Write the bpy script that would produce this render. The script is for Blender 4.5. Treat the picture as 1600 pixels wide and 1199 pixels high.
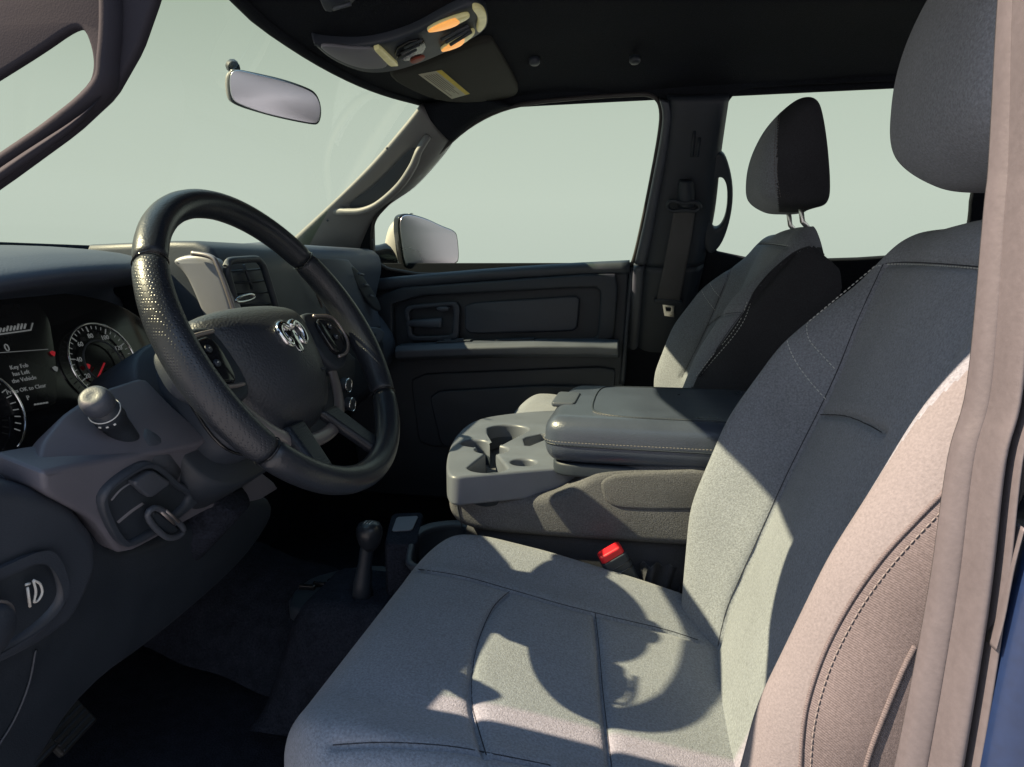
import bpy, bmesh, math
import numpy as np
from mathutils import Vector, Matrix
from mathutils.bvhtree import BVHTree

# ------------------------------------------------------------------ scene, camera, light
for o in list(bpy.data.objects): bpy.data.objects.remove(o, do_unlink=True)
S = bpy.context.scene
COL = S.collection
W, H, FPX = 1600, 1199, 1050.0
CAM = np.array([0.0, -0.283, 0.80]); YAW, PITCH = 0.1995, 0.1725
cam = bpy.data.cameras.new('camera'); camo = bpy.data.objects.new('camera', cam); COL.objects.link(camo)
camo.location = CAM
camo.rotation_euler = (math.pi/2 - PITCH, 0, YAW)
cam.sensor_width = 36; cam.lens = 36*FPX/W; cam.clip_start = 0.02; cam.clip_end = 200
S.camera = camo
EXPOSURE = 1.75
S.view_settings.view_transform = 'Standard'; S.view_settings.look = 'None'
S.view_settings.exposure = EXPOSURE; S.view_settings.gamma = 1
S.view_settings.use_curve_mapping = False
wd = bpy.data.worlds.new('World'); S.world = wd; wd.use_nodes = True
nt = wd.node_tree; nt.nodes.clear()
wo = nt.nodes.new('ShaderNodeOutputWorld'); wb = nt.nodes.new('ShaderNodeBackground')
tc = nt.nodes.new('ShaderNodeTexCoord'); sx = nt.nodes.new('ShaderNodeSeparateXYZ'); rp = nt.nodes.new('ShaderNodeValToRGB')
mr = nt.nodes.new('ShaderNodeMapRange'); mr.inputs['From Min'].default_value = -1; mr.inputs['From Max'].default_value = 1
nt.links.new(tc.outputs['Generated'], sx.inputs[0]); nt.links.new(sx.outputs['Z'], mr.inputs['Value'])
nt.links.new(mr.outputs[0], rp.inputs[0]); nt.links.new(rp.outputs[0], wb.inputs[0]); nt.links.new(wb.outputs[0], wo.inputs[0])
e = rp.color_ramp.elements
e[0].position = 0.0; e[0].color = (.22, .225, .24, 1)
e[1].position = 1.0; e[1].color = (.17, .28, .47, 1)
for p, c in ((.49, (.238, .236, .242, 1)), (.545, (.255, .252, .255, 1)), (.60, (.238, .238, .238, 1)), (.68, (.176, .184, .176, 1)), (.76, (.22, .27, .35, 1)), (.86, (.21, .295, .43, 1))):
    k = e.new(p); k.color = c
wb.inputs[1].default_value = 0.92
SUN_DIR = Vector((.63, .176, -.592)).normalized()
sun = bpy.data.lights.new('sun', 'SUN'); suno = bpy.data.objects.new('sun', sun); COL.objects.link(suno)
sun.energy = 4.6; sun.angle = math.radians(.53); sun.color = (1, .76, .56)
suno.rotation_euler = SUN_DIR.to_track_quat('-Z', 'Y').to_euler(); suno.location = (-3, 0, 4)

# ------------------------------------------------------------------ pixel rays
c_, s_ = math.cos, math.sin
FW = np.array([-s_(YAW)*c_(PITCH), c_(YAW)*c_(PITCH), -s_(PITCH)]); RT = np.array([c_(YAW), s_(YAW), 0]); UPV = np.cross(RT, FW)
def ray(x, y): return FW + RT*((x-W/2)/FPX) + UPV*((H/2-y)/FPX)
def on_plane(x, y, p0, n):
    d = ray(x, y); n = np.array(n, float); return CAM + d*(((np.array(p0, float)-CAM) @ n)/(d @ n))
def PY(x, y, Y): return on_plane(x, y, (0, Y, 0), (0, 1, 0))
def PX(x, y, X): return on_plane(x, y, (X, 0, 0), (1, 0, 0))
def PZ(x, y, Z): return on_plane(x, y, (0, 0, Z), (0, 0, 1))

# ------------------------------------------------------------------ materials
MATS = {}
def mat(name, col, rough=.6, metal=0, bump=None, var=0, var_scale=40, spec=.5, sheen=0, emit=None, coat=0, detail=6, speck=None):
    """bump = (kind, scale, strength, distance); var = colour variation; speck = (scale, amount)"""
    if name in MATS: return MATS[name]
    m = bpy.data.materials.new(name); m.use_nodes = True; t = m.node_tree; N = t.nodes; L = t.links
    b = N['Principled BSDF']
    b.inputs['Base Color'].default_value = (*col, 1); b.inputs['Roughness'].default_value = rough; b.inputs['Metallic'].default_value = metal
    b.inputs['Specular IOR Level'].default_value = spec
    if sheen: b.inputs['Sheen Weight'].default_value = sheen; b.inputs['Sheen Roughness'].default_value = .5
    if coat: b.inputs['Coat Weight'].default_value = coat; b.inputs['Coat Roughness'].default_value = .08
    if emit: b.inputs['Emission Color'].default_value = (*emit[:3], 1); b.inputs['Emission Strength'].default_value = emit[3]
    co = N.new('ShaderNodeTexCoord').outputs['Object']
    cur = None
    def mixmul(prev, fac_out, lo, hi):
        r = N.new('ShaderNodeMapRange'); r.inputs['From Min'].default_value = .25; r.inputs['From Max'].default_value = .75
        r.inputs['To Min'].default_value = lo; r.inputs['To Max'].default_value = hi; L.new(fac_out, r.inputs['Value'])
        x = N.new('ShaderNodeVectorMath'); x.operation = 'SCALE'; L.new(r.outputs[0], x.inputs['Scale'])
        if prev is None: x.inputs[0].default_value = col
        else: L.new(prev, x.inputs[0])
        return x.outputs[0]
    if var:
        n = N.new('ShaderNodeTexNoise'); n.inputs['Scale'].default_value = var_scale; n.inputs['Detail'].default_value = detail; L.new(co, n.inputs['Vector'])
        cur = mixmul(cur, n.outputs['Fac'], 1-var, 1+var)
        r = N.new('ShaderNodeMapRange'); r.inputs['To Min'].default_value = max(.02, rough-.1); r.inputs['To Max'].default_value = min(1, rough+.1)
        L.new(n.outputs['Fac'], r.inputs['Value']); L.new(r.outputs[0], b.inputs['Roughness'])
    if speck:
        n = N.new('ShaderNodeTexNoise'); n.inputs['Scale'].default_value = speck[0]; n.inputs['Detail'].default_value = 2; L.new(co, n.inputs['Vector'])
        cur = mixmul(cur, n.outputs['Fac'], 1-speck[1], 1+speck[1])
    if cur is not None: L.new(cur, b.inputs['Base Color'])
    if bump:
        kind, sc, st, dist = bump
        bp = N.new('ShaderNodeBump'); bp.inputs['Strength'].default_value = st; bp.inputs['Distance'].default_value = dist
        if kind == 'noise':
            n = N.new('ShaderNodeTexNoise'); n.inputs['Scale'].default_value = sc; n.inputs['Detail'].default_value = 3; o = n.outputs['Fac']
        elif kind == 'grain':
            n = N.new('ShaderNodeTexVoronoi'); n.inputs['Scale'].default_value = sc; n.feature = 'SMOOTH_F1'; o = n.outputs['Distance']
        elif kind == 'dots':
            n = N.new('ShaderNodeTexVoronoi'); n.inputs['Scale'].default_value = sc; n.inputs['Randomness'].default_value = .15
            r = N.new('ShaderNodeMapRange'); r.inputs['From Min'].default_value = .15; r.inputs['From Max'].default_value = .4
            L.new(n.outputs['Distance'], r.inputs['Value']); o = r.outputs[0]
        elif kind == 'twill':
            n = N.new('ShaderNodeTexWave'); n.wave_type = 'BANDS'; n.bands_direction = 'DIAGONAL'; n.inputs['Scale'].default_value = sc; n.inputs['Distortion'].default_value = 1.5
            n.inputs['Detail'].default_value = 2; n.inputs['Detail Scale'].default_value = 3; o = n.outputs['Fac']
        L.new(co, n.inputs['Vector']); L.new(o, bp.inputs['Height']); L.new(bp.outputs[0], b.inputs['Normal'])
    MATS[name] = m; return m
def glass_mat(name, tint, refl):
    m = bpy.data.materials.new(name); m.use_nodes = True; t = m.node_tree; N = t.nodes; N.clear()
    o = N.new('ShaderNodeOutputMaterial'); mx = N.new('ShaderNodeMixShader'); a = N.new('ShaderNodeBsdfTransparent'); g = N.new('ShaderNodeBsdfGlossy')
    a.inputs[0].default_value = (*tint, 1); g.inputs['Roughness'].default_value = .02
    ly = N.new('ShaderNodeLayerWeight'); ly.inputs[0].default_value = .25
    mm = N.new('ShaderNodeMath'); mm.operation = 'MULTIPLY'; mm.inputs[1].default_value = refl
    t.links.new(ly.outputs['Fresnel'], mm.inputs[0]); t.links.new(mm.outputs[0], mx.inputs[0])
    t.links.new(a.outputs[0], mx.inputs[1]); t.links.new(g.outputs[0], mx.inputs[2]); t.links.new(mx.outputs[0], o.inputs[0])
    MATS[name] = m; return m

FAB = mat('seat_fabric', (.190, .206, .240), .95, bump=('noise', 620, .8, .0012), var=.09, var_scale=10, speck=(430, .27), sheen=.15, spec=.15)
FABN = mat('sunlit_bolster_fabric', (.150, .146, .156), .95, bump=('noise', 620, .5, .0008), var=.07, var_scale=10, speck=(520, .13), spec=.12)  # seat fabric copy; the sun's pink is put into its colour on the near bolster
FABL = mat('seat_insert_fabric', (.184, .206, .244), .95, bump=('noise', 600, .6, .0014), var=.07, var_scale=14, speck=(460, .18), sheen=.15, spec=.15)
KNITD = mat('sunlit_knit_fabric', (.118, .107, .113), .95, bump=('twill', 300, .45, .0009), var=.16, var_scale=9, speck=(600, .22), spec=.1)  # lighter, warmer copy of the side knit, sunlight put into its colour
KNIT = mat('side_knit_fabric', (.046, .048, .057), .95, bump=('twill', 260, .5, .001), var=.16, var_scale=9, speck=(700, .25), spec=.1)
CONF = mat('console_fabric', (.100, .102, .112), .95, bump=('noise', 700, .8, .0014), var=.14, var_scale=16, speck=(480, .3), spec=.1)
THREAD = mat('stitch_thread', (.50, .52, .52), .8)
THREADP = mat('dark_thread', (.16, .15, .15), .8)
PL = mat('dark_plastic', (.018, .0255, .038), .55, bump=('grain', 700, .25, .0006), var=.12, var_scale=20)
PLG = mat('grey_plastic', (.054, .064, .085), .5, bump=('grain', 650, .25, .0006), var=.10, var_scale=18)
PLM = mat('mid_plastic', (.031, .040, .057), .5, bump=('grain', 650, .25, .0006), var=.12, var_scale=18)
PIL = mat('pillar_plastic', (.165, .170, .178), .55, bump=('noise', 900, .15, .0006), var=.07, var_scale=12)
PADM = mat('dash_pad', (.046, .060, .090), .55, bump=('grain', 520, .3, .0007), var=.10, var_scale=14)
COLP = mat('column_plastic', (.105, .107, .135), .5, bump=('grain', 650, .2, .0005), var=.08, var_scale=14)
BEZ = mat('bezel_plastic', (.21, .215, .25), .42, var=.08, var_scale=14)
SATIN = mat('satin_silver', (.30, .27, .27), .35, metal=.6, var=.1, var_scale=20)
GLOSS = mat('gloss_black', (.012, .013, .016), .12, var=.1, var_scale=30)
LEA = mat('wheel_leather', (.017, .021, .029), .34, bump=('grain', 480, .3, .0007), var=.14, var_scale=18)
LEAP = mat('perforated_leather', (.017, .021, .029), .36, bump=('dots', 360, .45, .0007), var=.14, var_scale=18)
AIRB = mat('airbag_cover', (.026, .031, .041), .44, bump=('grain', 430, .5, .001), var=.10, var_scale=14)
LIDM = mat('armrest_vinyl', (.050, .062, .090), .31, bump=('grain', 600, .3, .0007), var=.12, var_scale=16)
TRAY = mat('tray_plastic', (.108, .122, .152), .42, bump=('noise', 900, .12, .0005), var=.08, var_scale=16)
CARP = mat('carpet', (.020, .024, .036), 1, bump=('noise', 320, .9, .004), var=.3, var_scale=40, speck=(300, .4), spec=.05)
HEAD = mat('headliner_fabric', (.012, .0145, .020), .95, bump=('noise', 450, .7, .0015), var=.15, var_scale=10, speck=(400, .3), spec=.1)
HEADG = mat('visor_vinyl', (.034, .035, .031), .8, bump=('noise', 500, .4, .001), var=.12, var_scale=12, spec=.2)
CHR = mat('chrome', (.80, .80, .82), .12, metal=1, var=.06, var_scale=40)
STEEL = mat('bright_post', (.85, .83, .80), .3, metal=1, var=.08, var_scale=60)
RUB = mat('rubber_seal', (.035, .034, .036), .6, bump=('noise', 300, .3, .001), var=.15, var_scale=25)
BPIL = mat('pillar_seal', (.082, .077, .086), .55, bump=('noise', 500, .2, .0006), var=.08, var_scale=18, speck=(300, .08))
BLUE = mat('blue_paint', (.005, .016, .055), .4, coat=.35, var=.15, var_scale=8, speck=(260, .12))
RED = mat('red_button', (.62, .015, .025), .35, var=.12, var_scale=30)
MIRS = mat('side_mirror_glass', (.66, .58, .68), .28, metal=1, var=.02, var_scale=6)
PILD = mat('near_pillar_plastic', (.020, .020, .027), .8, spec=.15, bump=('grain', 900, .15, .0004), var=.1, var_scale=14)
MIRR = mat('mirror_glass', (.53, .56, .60), .30, metal=1, var=.02, var_scale=6)
SCR = mat('screen_black', (.016, .017, .020), .22, var=.2, var_scale=20)
INK = mat('display_white', (.24, .25, .26), .5, emit=(.75, .80, .80, .03))
INKR = mat('display_red', (.5, .02, .03), .5, emit=(.8, .03, .05, .06))
MARK = mat('white_mark', (.62, .63, .62), .6)
AMB = mat('amber_lamp', (.9, .45, .12), .3, emit=(1, .42, .10, .22), var=.1, var_scale=60)
LENS = mat('clear_lens', (.72, .70, .42), .2, var=.12, var_scale=60, emit=(.7, .62, .25, .04))
LAB = mat('label_paper', (.50, .49, .38), .7, var=.1, var_scale=30)
LABY = mat('label_yellow', (.65, .52, .07), .7, var=.1, var_scale=30)
LINE = mat('label_print', (.20, .19, .15), .8)
BELT = mat('belt_webbing', (.075, .076, .084), .8, bump=('twill', 420, .6, .0008), var=.1, var_scale=30)
PAPER = mat('pale_card', (.16, .17, .21), .7, var=.1, var_scale=30)
WHITEP = mat('mirror_shell_white', (.42, .40, .37), .4, var=.1, var_scale=10)
GLS = glass_mat('window_glass', (.827, .893, .82), .06)
GLW = glass_mat('windshield_glass', (.69, .805, .675), .06)
LOGO = CHR

# ------------------------------------------------------------------ helpers
def newobj(name, me, parent=None):
    o = bpy.data.objects.new(name, me); COL.objects.link(o)
    if parent is not None:
        o.parent = parent
        q = parent; M = Matrix.Identity(4)
        o.matrix_parent_inverse = WM[q.name].inverted()
    WM[o.name] = Matrix.Identity(4)
    return o
WM = {}
def mk(name, V, F, m, parent=None, smooth=True, sub=0, bevel=0, xf=None):
    V = [tuple(map(float, v)) for v in V]
    me = bpy.data.meshes.new(name); me.from_pydata(V, [], F)
    if xf is not None: me.transform(xf)
    bm = bmesh.new(); bm.from_mesh(me); bmesh.ops.recalc_face_normals(bm, faces=bm.faces); bm.to_mesh(me); bm.free()
    me.materials.append(m)
    for p in me.polygons: p.use_smooth = smooth
    o = newobj(name, me, parent)
    if bevel:
        b = o.modifiers.new('bevel', 'BEVEL'); b.width = bevel; b.segments = 3; b.limit_method = 'ANGLE'; b.angle_limit = .6
        for p in me.polygons: p.use_smooth = True
        w = o.modifiers.new('wn', 'WEIGHTED_NORMAL')
    if sub:
        b = o.modifiers.new('sub', 'SUBSURF'); b.levels = sub; b.render_levels = sub
    return o
def thing(name, label, cat, loc=(0, 0, 0), group=None, mtx=None):
    o = bpy.data.objects.new(name, None); COL.objects.link(o)
    M = mtx if mtx is not None else Matrix.Translation(Vector([float(v) for v in loc]))
    o.matrix_world = M; o.matrix_basis = M; o.empty_display_size = .05
    WM[o.name] = M.copy()
    o['label'] = label; o['category'] = cat
    if group: o['group'] = group
    return o
def tag(o, label, cat, group=None):
    o['label'] = label; o['category'] = cat
    if group: o['group'] = group
    return o
def struct(o): o['kind'] = 'structure'; return o
def cr(P, n=8, closed=False):
    """Catmull-Rom through points"""
    P = [np.array(p, float) for p in P]; out = []; N = len(P)
    segs = N if closed else N-1
    for i in range(segs):
        if closed: a, b, c, d = P[i-1], P[i], P[(i+1) % N], P[(i+2) % N]
        else:
            a, b, c, d = P[max(i-1, 0)], P[i], P[i+1], P[min(i+2, N-1)]
        for k in range(n):
            t = k/n
            out.append(.5*((2*b)+(-a+c)*t+(2*a-5*b+4*c-d)*t*t+(-a+3*b-3*c+d)*t**3))
    if not closed: out.append(P[-1])
    return out
def chk(P, k=2, closed=True, q=.25):
    """corner cutting"""
    P = [np.array(p, float) for p in P]
    for _ in range(k):
        Q = []; N = len(P)
        for i in range(N if closed else N-1):
            a, b = P[i], P[(i+1) % N]; Q += [a*(1-q)+b*q, a*q+b*(1-q)]
        if not closed: Q = [P[0]]+Q+[P[-1]]
        P = Q
    return P
def frame(n, u=None):
    n = Vector([float(v) for v in n]).normalized()
    u = Vector((1, 0, 0)) if u is None else Vector([float(v) for v in u])
    u = (u-n*u.dot(n)).normalized(); v = n.cross(u)
    return u, v, n
def plate(name, loops, n, thick, m, parent=None, bevel=.004, res=3, sink=0):
    """planar outline(s) (outer + holes) given as 3d points, front face on the outline's plane looking along n, grown backwards by thick"""
    u, v, n = frame(n)
    p0 = Vector([float(x) for x in np.mean(np.array(loops[0]), 0)])
    cu = bpy.data.curves.new('tmp', 'CURVE'); cu.dimensions = '2D'; cu.fill_mode = 'BOTH'
    bevel = min(bevel, thick*.49)
    cu.extrude = thick/2-bevel; cu.bevel_depth = bevel; cu.bevel_resolution = res; cu.offset = -bevel
    for lp in loops:
        sp = cu.splines.new('POLY'); sp.points.add(len(lp)-1); sp.use_cyclic_u = True
        for i, p in enumerate(lp):
            d = Vector([float(x) for x in p])-p0; sp.points[i].co = (d.dot(u), d.dot(v), 0, 1)
    to = bpy.data.objects.new('tmp', cu); COL.objects.link(to)
    dg = bpy.context.evaluated_depsgraph_get(); me = bpy.data.meshes.new_from_object(to.evaluated_get(dg))
    bpy.data.objects.remove(to); bpy.data.curves.remove(cu)
    M = Matrix((u, v, n)).transposed().to_4x4(); M.translation = p0-n*(thick/2+sink)
    me.transform(M); me.name = name; me.materials.clear(); me.materials.append(m)
    bm = bmesh.new(); bm.from_mesh(me); bmesh.ops.remove_doubles(bm, verts=bm.verts, dist=1e-5); bmesh.ops.recalc_face_normals(bm, faces=bm.faces); bm.to_mesh(me); bm.free()
    for p in me.polygons: p.use_smooth = True
    o = newobj(name, me, parent)
    w = o.modifiers.new('es', 'EDGE_SPLIT'); w.split_angle = .7
    return o
def text(name, s, p, n, up, size, m, parent=None, ext=.0003, align='CENTER', shear=0):
    cu = bpy.data.curves.new('tmp', 'FONT'); cu.body = s; cu.size = size; cu.align_x = align; cu.align_y = 'CENTER'; cu.extrude = ext; cu.resolution_u = 2
    to = bpy.data.objects.new('tmp', cu); COL.objects.link(to)
    dg = bpy.context.evaluated_depsgraph_get(); me = bpy.data.meshes.new_from_object(to.evaluated_get(dg))
    bpy.data.objects.remove(to); bpy.data.curves.remove(cu)
    n = Vector([float(x) for x in n]).normalized(); up = Vector([float(x) for x in up]); up = (up-n*up.dot(n)).normalized(); u = up.cross(n)
    M = Matrix((u, up, n)).transposed().to_4x4(); M.translation = Vector([float(x) for x in p]); me.transform(M)
    me.name = name; me.materials.clear(); me.materials.append(m)
    return newobj(name, me, parent)
def tube_data(P, r, n=10, closed=False, flat=None, cap=True):
    """tube along points; r number or list; flat=(a,b) scales and up-vector keeps orientation"""
    P = [np.array(p, float) for p in P]; N = len(P); V = []; F = []
    R = r if hasattr(r, '__len__') else [r]*N
    up = np.array([0, 0, 1.0]) if flat is None or len(flat) < 3 else np.array(flat[2], float)
    for i in range(N):
        if closed: t = P[(i+1) % N]-P[i-1]
        else: t = P[min(i+1, N-1)]-P[max(i-1, 0)]
        t = t/(np.linalg.norm(t)+1e-12)
        a = np.cross(up, t)
        if np.linalg.norm(a) < 1e-3: a = np.cross([1.0, 0, 0], t)
        a /= np.linalg.norm(a); b = np.cross(t, a)
        fa, fb = (1, 1) if flat is None else flat[:2]
        for k in range(n):
            th = 2*math.pi*k/n; V.append(P[i]+R[i]*(fa*a*math.cos(th)+fb*b*math.sin(th)))
    for i in range(N if closed else N-1):
        for k in range(n):
            j = (i+1) % N; F.append((i*n+k, i*n+(k+1) % n, j*n+(k+1) % n, j*n+k))
    if not closed and cap: F.append(tuple(range(n-1, -1, -1))); F.append(tuple((N-1)*n+k for k in range(n)))
    return V, F
def tube(name, P, r, m, parent=None, n=10, closed=False, flat=None, xf=None):
    V, F = tube_data(P, r, n, closed, flat); return mk(name, V, F, m, parent, xf=xf)
def loft(name, secs, m, parent=None, cap=True, closed_sec=True, smooth=True, xf=None, bevel=0, sub=0):
    V = [p for s in secs for p in s]; n = len(secs[0]); F = []
    for i in range(len(secs)-1):
        for k in range(n if closed_sec else n-1):
            F.append((i*n+k, i*n+(k+1) % n, (i+1)*n+(k+1) % n, (i+1)*n+k))
    if cap and closed_sec: F.append(tuple(range(n-1, -1, -1))); F.append(tuple((len(secs)-1)*n+k for k in range(n)))
    return mk(name, V, F, m, parent, smooth, xf=xf, bevel=bevel, sub=sub)
def strip(name, L, R, n, bulge, m, parent=None, depth=.03, k=10, power=2.0, sm=6):
    """rounded bar between two edge lines, bulging along n, closed at the back"""
    L = cr(L, sm); R = cr(R, sm); n = np.array(n, float); n /= np.linalg.norm(n); secs = []
    for a, b in zip(L, R):
        s = []
        for i in range(k+1):
            t = i/k; u = 2*t-1; s.append(a*(1-t)+b*t+n*bulge*(1-abs(u)**power)**(1/power))
        s.append(b-n*depth); s.append(a-n*depth); secs.append(s)
    return loft(name, secs, m, parent)
def box(name, c, d, m, parent=None, bevel=.003, rot=None):
    x, y, z = [v/2 for v in d]
    V = [(i*x, j*y, k*z) for i in (-1, 1) for j in (-1, 1) for k in (-1, 1)]
    F = [(0, 1, 3, 2), (4, 6, 7, 5), (0, 4, 5, 1), (2, 3, 7, 6), (0, 2, 6, 4), (1, 5, 7, 3)]
    M = Matrix.Translation(Vector([float(v) for v in c]))
    if rot is not None: M = M @ rot
    return mk(name, V, F, m, parent, xf=M, bevel=bevel, smooth=False)
def dome(name, outline, z0, z1, m, parent, xf, rings=10, power=2.2, back=.015, rim=None):
    """cushion shape over a 2d outline in a local frame"""
    O = np.array([(p[0], p[1]) for p in outline]); c = O.mean(0); V = []; F = []; n = len(O)
    V += [(*p, z0-back) for p in O]
    for i in range(rings):
        t = i/rings; r = (1-t**1.6)
        h = z0+(z1-z0)*(1-(r**power))**(1/power)
        V += [(*(c+(p-c)*r), h) for p in O]
    V.append((*c, z1)); K = rings+1
    for i in range(K-1):
        for k in range(n): F.append((i*n+k, i*n+(k+1) % n, (i+1)*n+(k+1) % n, (i+1)*n+k))
    for k in range(n): F.append(((K-1)*n+k, (K-1)*n+(k+1) % n, K*n))
    F.append(tuple(range(n-1, -1, -1)))
    return mk(name, V, F, m, parent, xf=xf)
def resample(P, step):
    P = np.array(P, float); d = np.r_[0, np.cumsum(np.linalg.norm(np.diff(P, axis=0), axis=1))]
    n = max(2, int(d[-1]/step)); t = np.linspace(0, d[-1], n)
    return np.stack([np.interp(t, d, P[:, i]) for i in range(3)], 1)
def stitches(name, P, m, parent, step=.0055, ln=.0038, r=.0007, lift=None):
    Q = resample(P, step); V = []; F = []
    for i in range(len(Q)-1):
        d = Q[i+1]-Q[i]; l = np.linalg.norm(d)
        if l < 1e-6: continue
        d /= l; a = Q[i]; b = a+d*ln*l/step
        o = len(V); v, f = tube_data([a, a+d*ln*.25+(lift if lift is not None else 0), b-d*ln*.25+(lift if lift is not None else 0), b], [r*.5, r, r, r*.5], 5)
        V += v; F += [tuple(q+o for q in x) for x in f]
    o = mk(name, V, F, m, parent); o['kind'] = 'stuff'; return o
def cast(bvh, pix, n=10, out=.0003):
    """photo polyline -> points on a surface"""
    R = []
    for p in cr([(*q, 0) for q in pix], n):
        d = Vector(ray(p[0], p[1])).normalized()
        h = bvh.ray_cast(Vector(CAM), d)
        if h[0] is not None: R.append(np.array(h[0])-np.array(d)*out)
    return R
def grid_obj(name, G, m, parent=None, flip=False):
    a, b = G.shape[:2]; V = G.reshape(-1, 3)
    F = [(i*b+j, i*b+j+1, (i+1)*b+j+1, (i+1)*b+j) for i in range(a-1) for j in range(b-1)]
    return mk(name, V, F, m, parent)
def bvh_of(G):
    a, b = G.shape[:2]
    F = [(i*b+j, i*b+j+1, (i+1)*b+j+1, (i+1)*b+j) for i in range(a-1) for j in range(b-1)]
    return BVHTree.FromPolygons([tuple(map(float, v)) for v in G.reshape(-1, 3)], F)
def groove(G, polys, depth=.004, sig=.0035):
    """press sewn seams into a grid surface"""
    dx = np.gradient(G, axis=0); dy = np.gradient(G, axis=1); n = np.cross(dx, dy); n /= (np.linalg.norm(n, axis=2, keepdims=True)+1e-12)
    if (n*(CAM-G)).sum() < 0: n = -n
    V = G.reshape(-1, 3); D = np.full(len(V), 1e9)
    for P in polys:
        if len(P) < 2: continue
        Q = resample(P, .002)
        lo, hi = Q.min(0)-.02, Q.max(0)+.02
        idx = np.where(((V > lo) & (V < hi)).all(1))[0]
        for k in range(0, len(idx), 4000):
            j = idx[k:k+4000]; dd = ((V[j][:, None]-Q[None])**2).sum(2).min(1)**.5; D[j] = np.minimum(D[j], dd)
    dep = depth*np.exp(-(D/sig)**2)+depth*.55*np.exp(-(D/(sig*3.2))**2)
    return G-n*dep.reshape(G.shape[:2])[..., None]

# ------------------------------------------------------------------ SETTING: cab shell
NC = (0, -1, -.45)
def PC(x, y, i=0.0): return on_plane(x, y, (0, 1.6-i, .8), (0, 1, .45))
def cabp(X, z, i=0.0): return np.array([X, 1.6-i-.45*(z-.8), z])
FWIN = [(583, 438), (580, 348), (600, 325), (640, 285), (690, 235), (735, 195), (790, 168), (860, 157), (1000, 147), (1022, 150), (1033, 165), (1033, 200), (1008, 330), (990, 410), (984, 414)]
RWIN = [(1095, 412), (1112, 320), (1127, 210), (1133, 170), (1146, 148), (1170, 137), (1390, 128), (1570, 122), (1560, 200), (1517, 296), (1514, 352), (1500, 400)]
fl = [PC(*p) for p in FWIN]; rl = [PC(*p) for p in RWIN]
fo = [cabp(-1.02, .70), cabp(1.35, .70), cabp(1.35, 1.27), cabp(-.50, 1.27), cabp(-.93, .86)]
struct(plate('wall', [fo, chk(fl, 2), chk(rl, 2)], NC, .014, HEAD, bevel=.005))
# the paved ground the truck stands on
GRD = mat('paving', (.26, .275, .30), .9, bump=('noise', 30, .4, .01), var=.15, var_scale=3, speck=(60, .15))
gv = [(0, 0, -.78)]+[(45*math.cos(a), 45*math.sin(a), -.78) for a in np.linspace(0, 2*math.pi, 64, endpoint=False)]
struct(mk('ground', gv, [(0, 1+k, 1+(k+1) % 64) for k in range(64)], GRD, smooth=False))
# floor, firewall and rear/left closing walls
V = [(x, y, 0) for x in (-1.1, 1.35) for y in (-.02, 1.68)]
struct(mk('floor', V+[(x, y, -.05) for x, y, z in V], [(0, 1, 3, 2), (4, 6, 7, 5), (0, 2, 6, 4), (1, 5, 7, 3), (0, 4, 5, 1), (2, 3, 7, 6)], CARP, smooth=False))
g = np.zeros((60, 40, 3))
for i in range(60):
    for j in range(40):
        y = .72+.30*j/39; x = -1.05+.95*i/59; g[i, j] = (x, y, .17*math.sin(math.pi*j/39)**.35*(1 if x < -.3 else 1)+.004*math.sin(40*x+9*y)+.10*max(0, min(1, (-.55-x)/.4)))
tun = grid_obj('floor_tunnel', g, CARP); struct(tun)
struct(box('lower_wall', (.13, 1.685, .38), (2.46, .05, .86), HEAD))
struct(box('firewall', (-1.08, .84, .42), (.05, 1.68, .84), CARP))
struct(box('rear_wall', (1.36, .84, .42), (.06, 1.7, .84), HEAD))
struct(box('rear_quarter_wall', (.80, -.02, .42), (1.1, .05, .84), HEAD))
def hz(x, y):
    b = 1.16+.2*(x+.6) if x < -.25 else 1.23+.022*(1-math.exp(-(x+.25)*8))
    f = min(1, max(0, (x+.6)/.5)); a = max(0, (abs(y-.83)-.30)/.30)
    return b-.045*f*a*a+.036*(1-f)*min(1, ((y-.9)/.48)**2)
g = np.array([[(-.592+1.95*(i/70)**1.2, .13+1.31*j/50, 0) for j in range(51)] for i in range(71)])
for i in range(71):
    for j in range(51):
        x, y = g[i, j, :2]; x += (.03*((y-.83)/.6)**2 if y > .83 else .035*min(1, max(0, (.72-y)/.30)))*max(0, 1-i/14); g[i, j] = (x, y, hz(x, y))
struct(grid_obj('ceiling', g, HEAD))
hp = [g[0, j] for j in range(0, 51, 2)]
struct(tube('windshield_header', hp, .012, HEAD, flat=(1, .7)))
struct(tube('roof_rail', cr([g[6, 50]+(0, .004, -.004), g[20, 50]+(0, .004, -.004), g[45, 50]+(0, .004, -.004), g[70, 50]+(0, .004, -.004)], 5), .009, HEAD))
# driver side roof rail: carries on from the front pillar along the door opening
struct(tube('roof_rail', cr([PY(240, -70, .13), (-.22, .14, 1.08), (-.12, .145, 1.155), (.1, .14, 1.19), (.6, .14, 1.19), (1.35, .14, 1.19)], 5), .022, HEAD))
for q in ((992, 92, 'coat_hook', 'small round coat hook button on the dark headliner above the passenger door'), (835, 94, 'visor_clip', 'small grey visor clip on the headliner behind the sun visor')):
    hx = on_plane(q[0], q[1], (0, 1.30 if q[2] == 'coat_hook' else 1.2, 0), (0, 1, 0))
    z = hz(hx[0], hx[1]); d = ray(q[0], q[1]); k = (z-.004-CAM[2])/d[2]; p = CAM+d*k
    o = loft(q[2], [[p+np.array([r*math.cos(a), r*1.2*math.sin(a), zz]) for a in np.linspace(0, 2*math.pi, 14, endpoint=False)] for r, zz in ((.012, .004), (.012, -.006), (.008, -.010), (.003, -.011))], PL if q[2] == 'coat_hook' else PLM)
    tag(o, q[3], 'hook' if q[2] == 'coat_hook' else 'clip')

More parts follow.
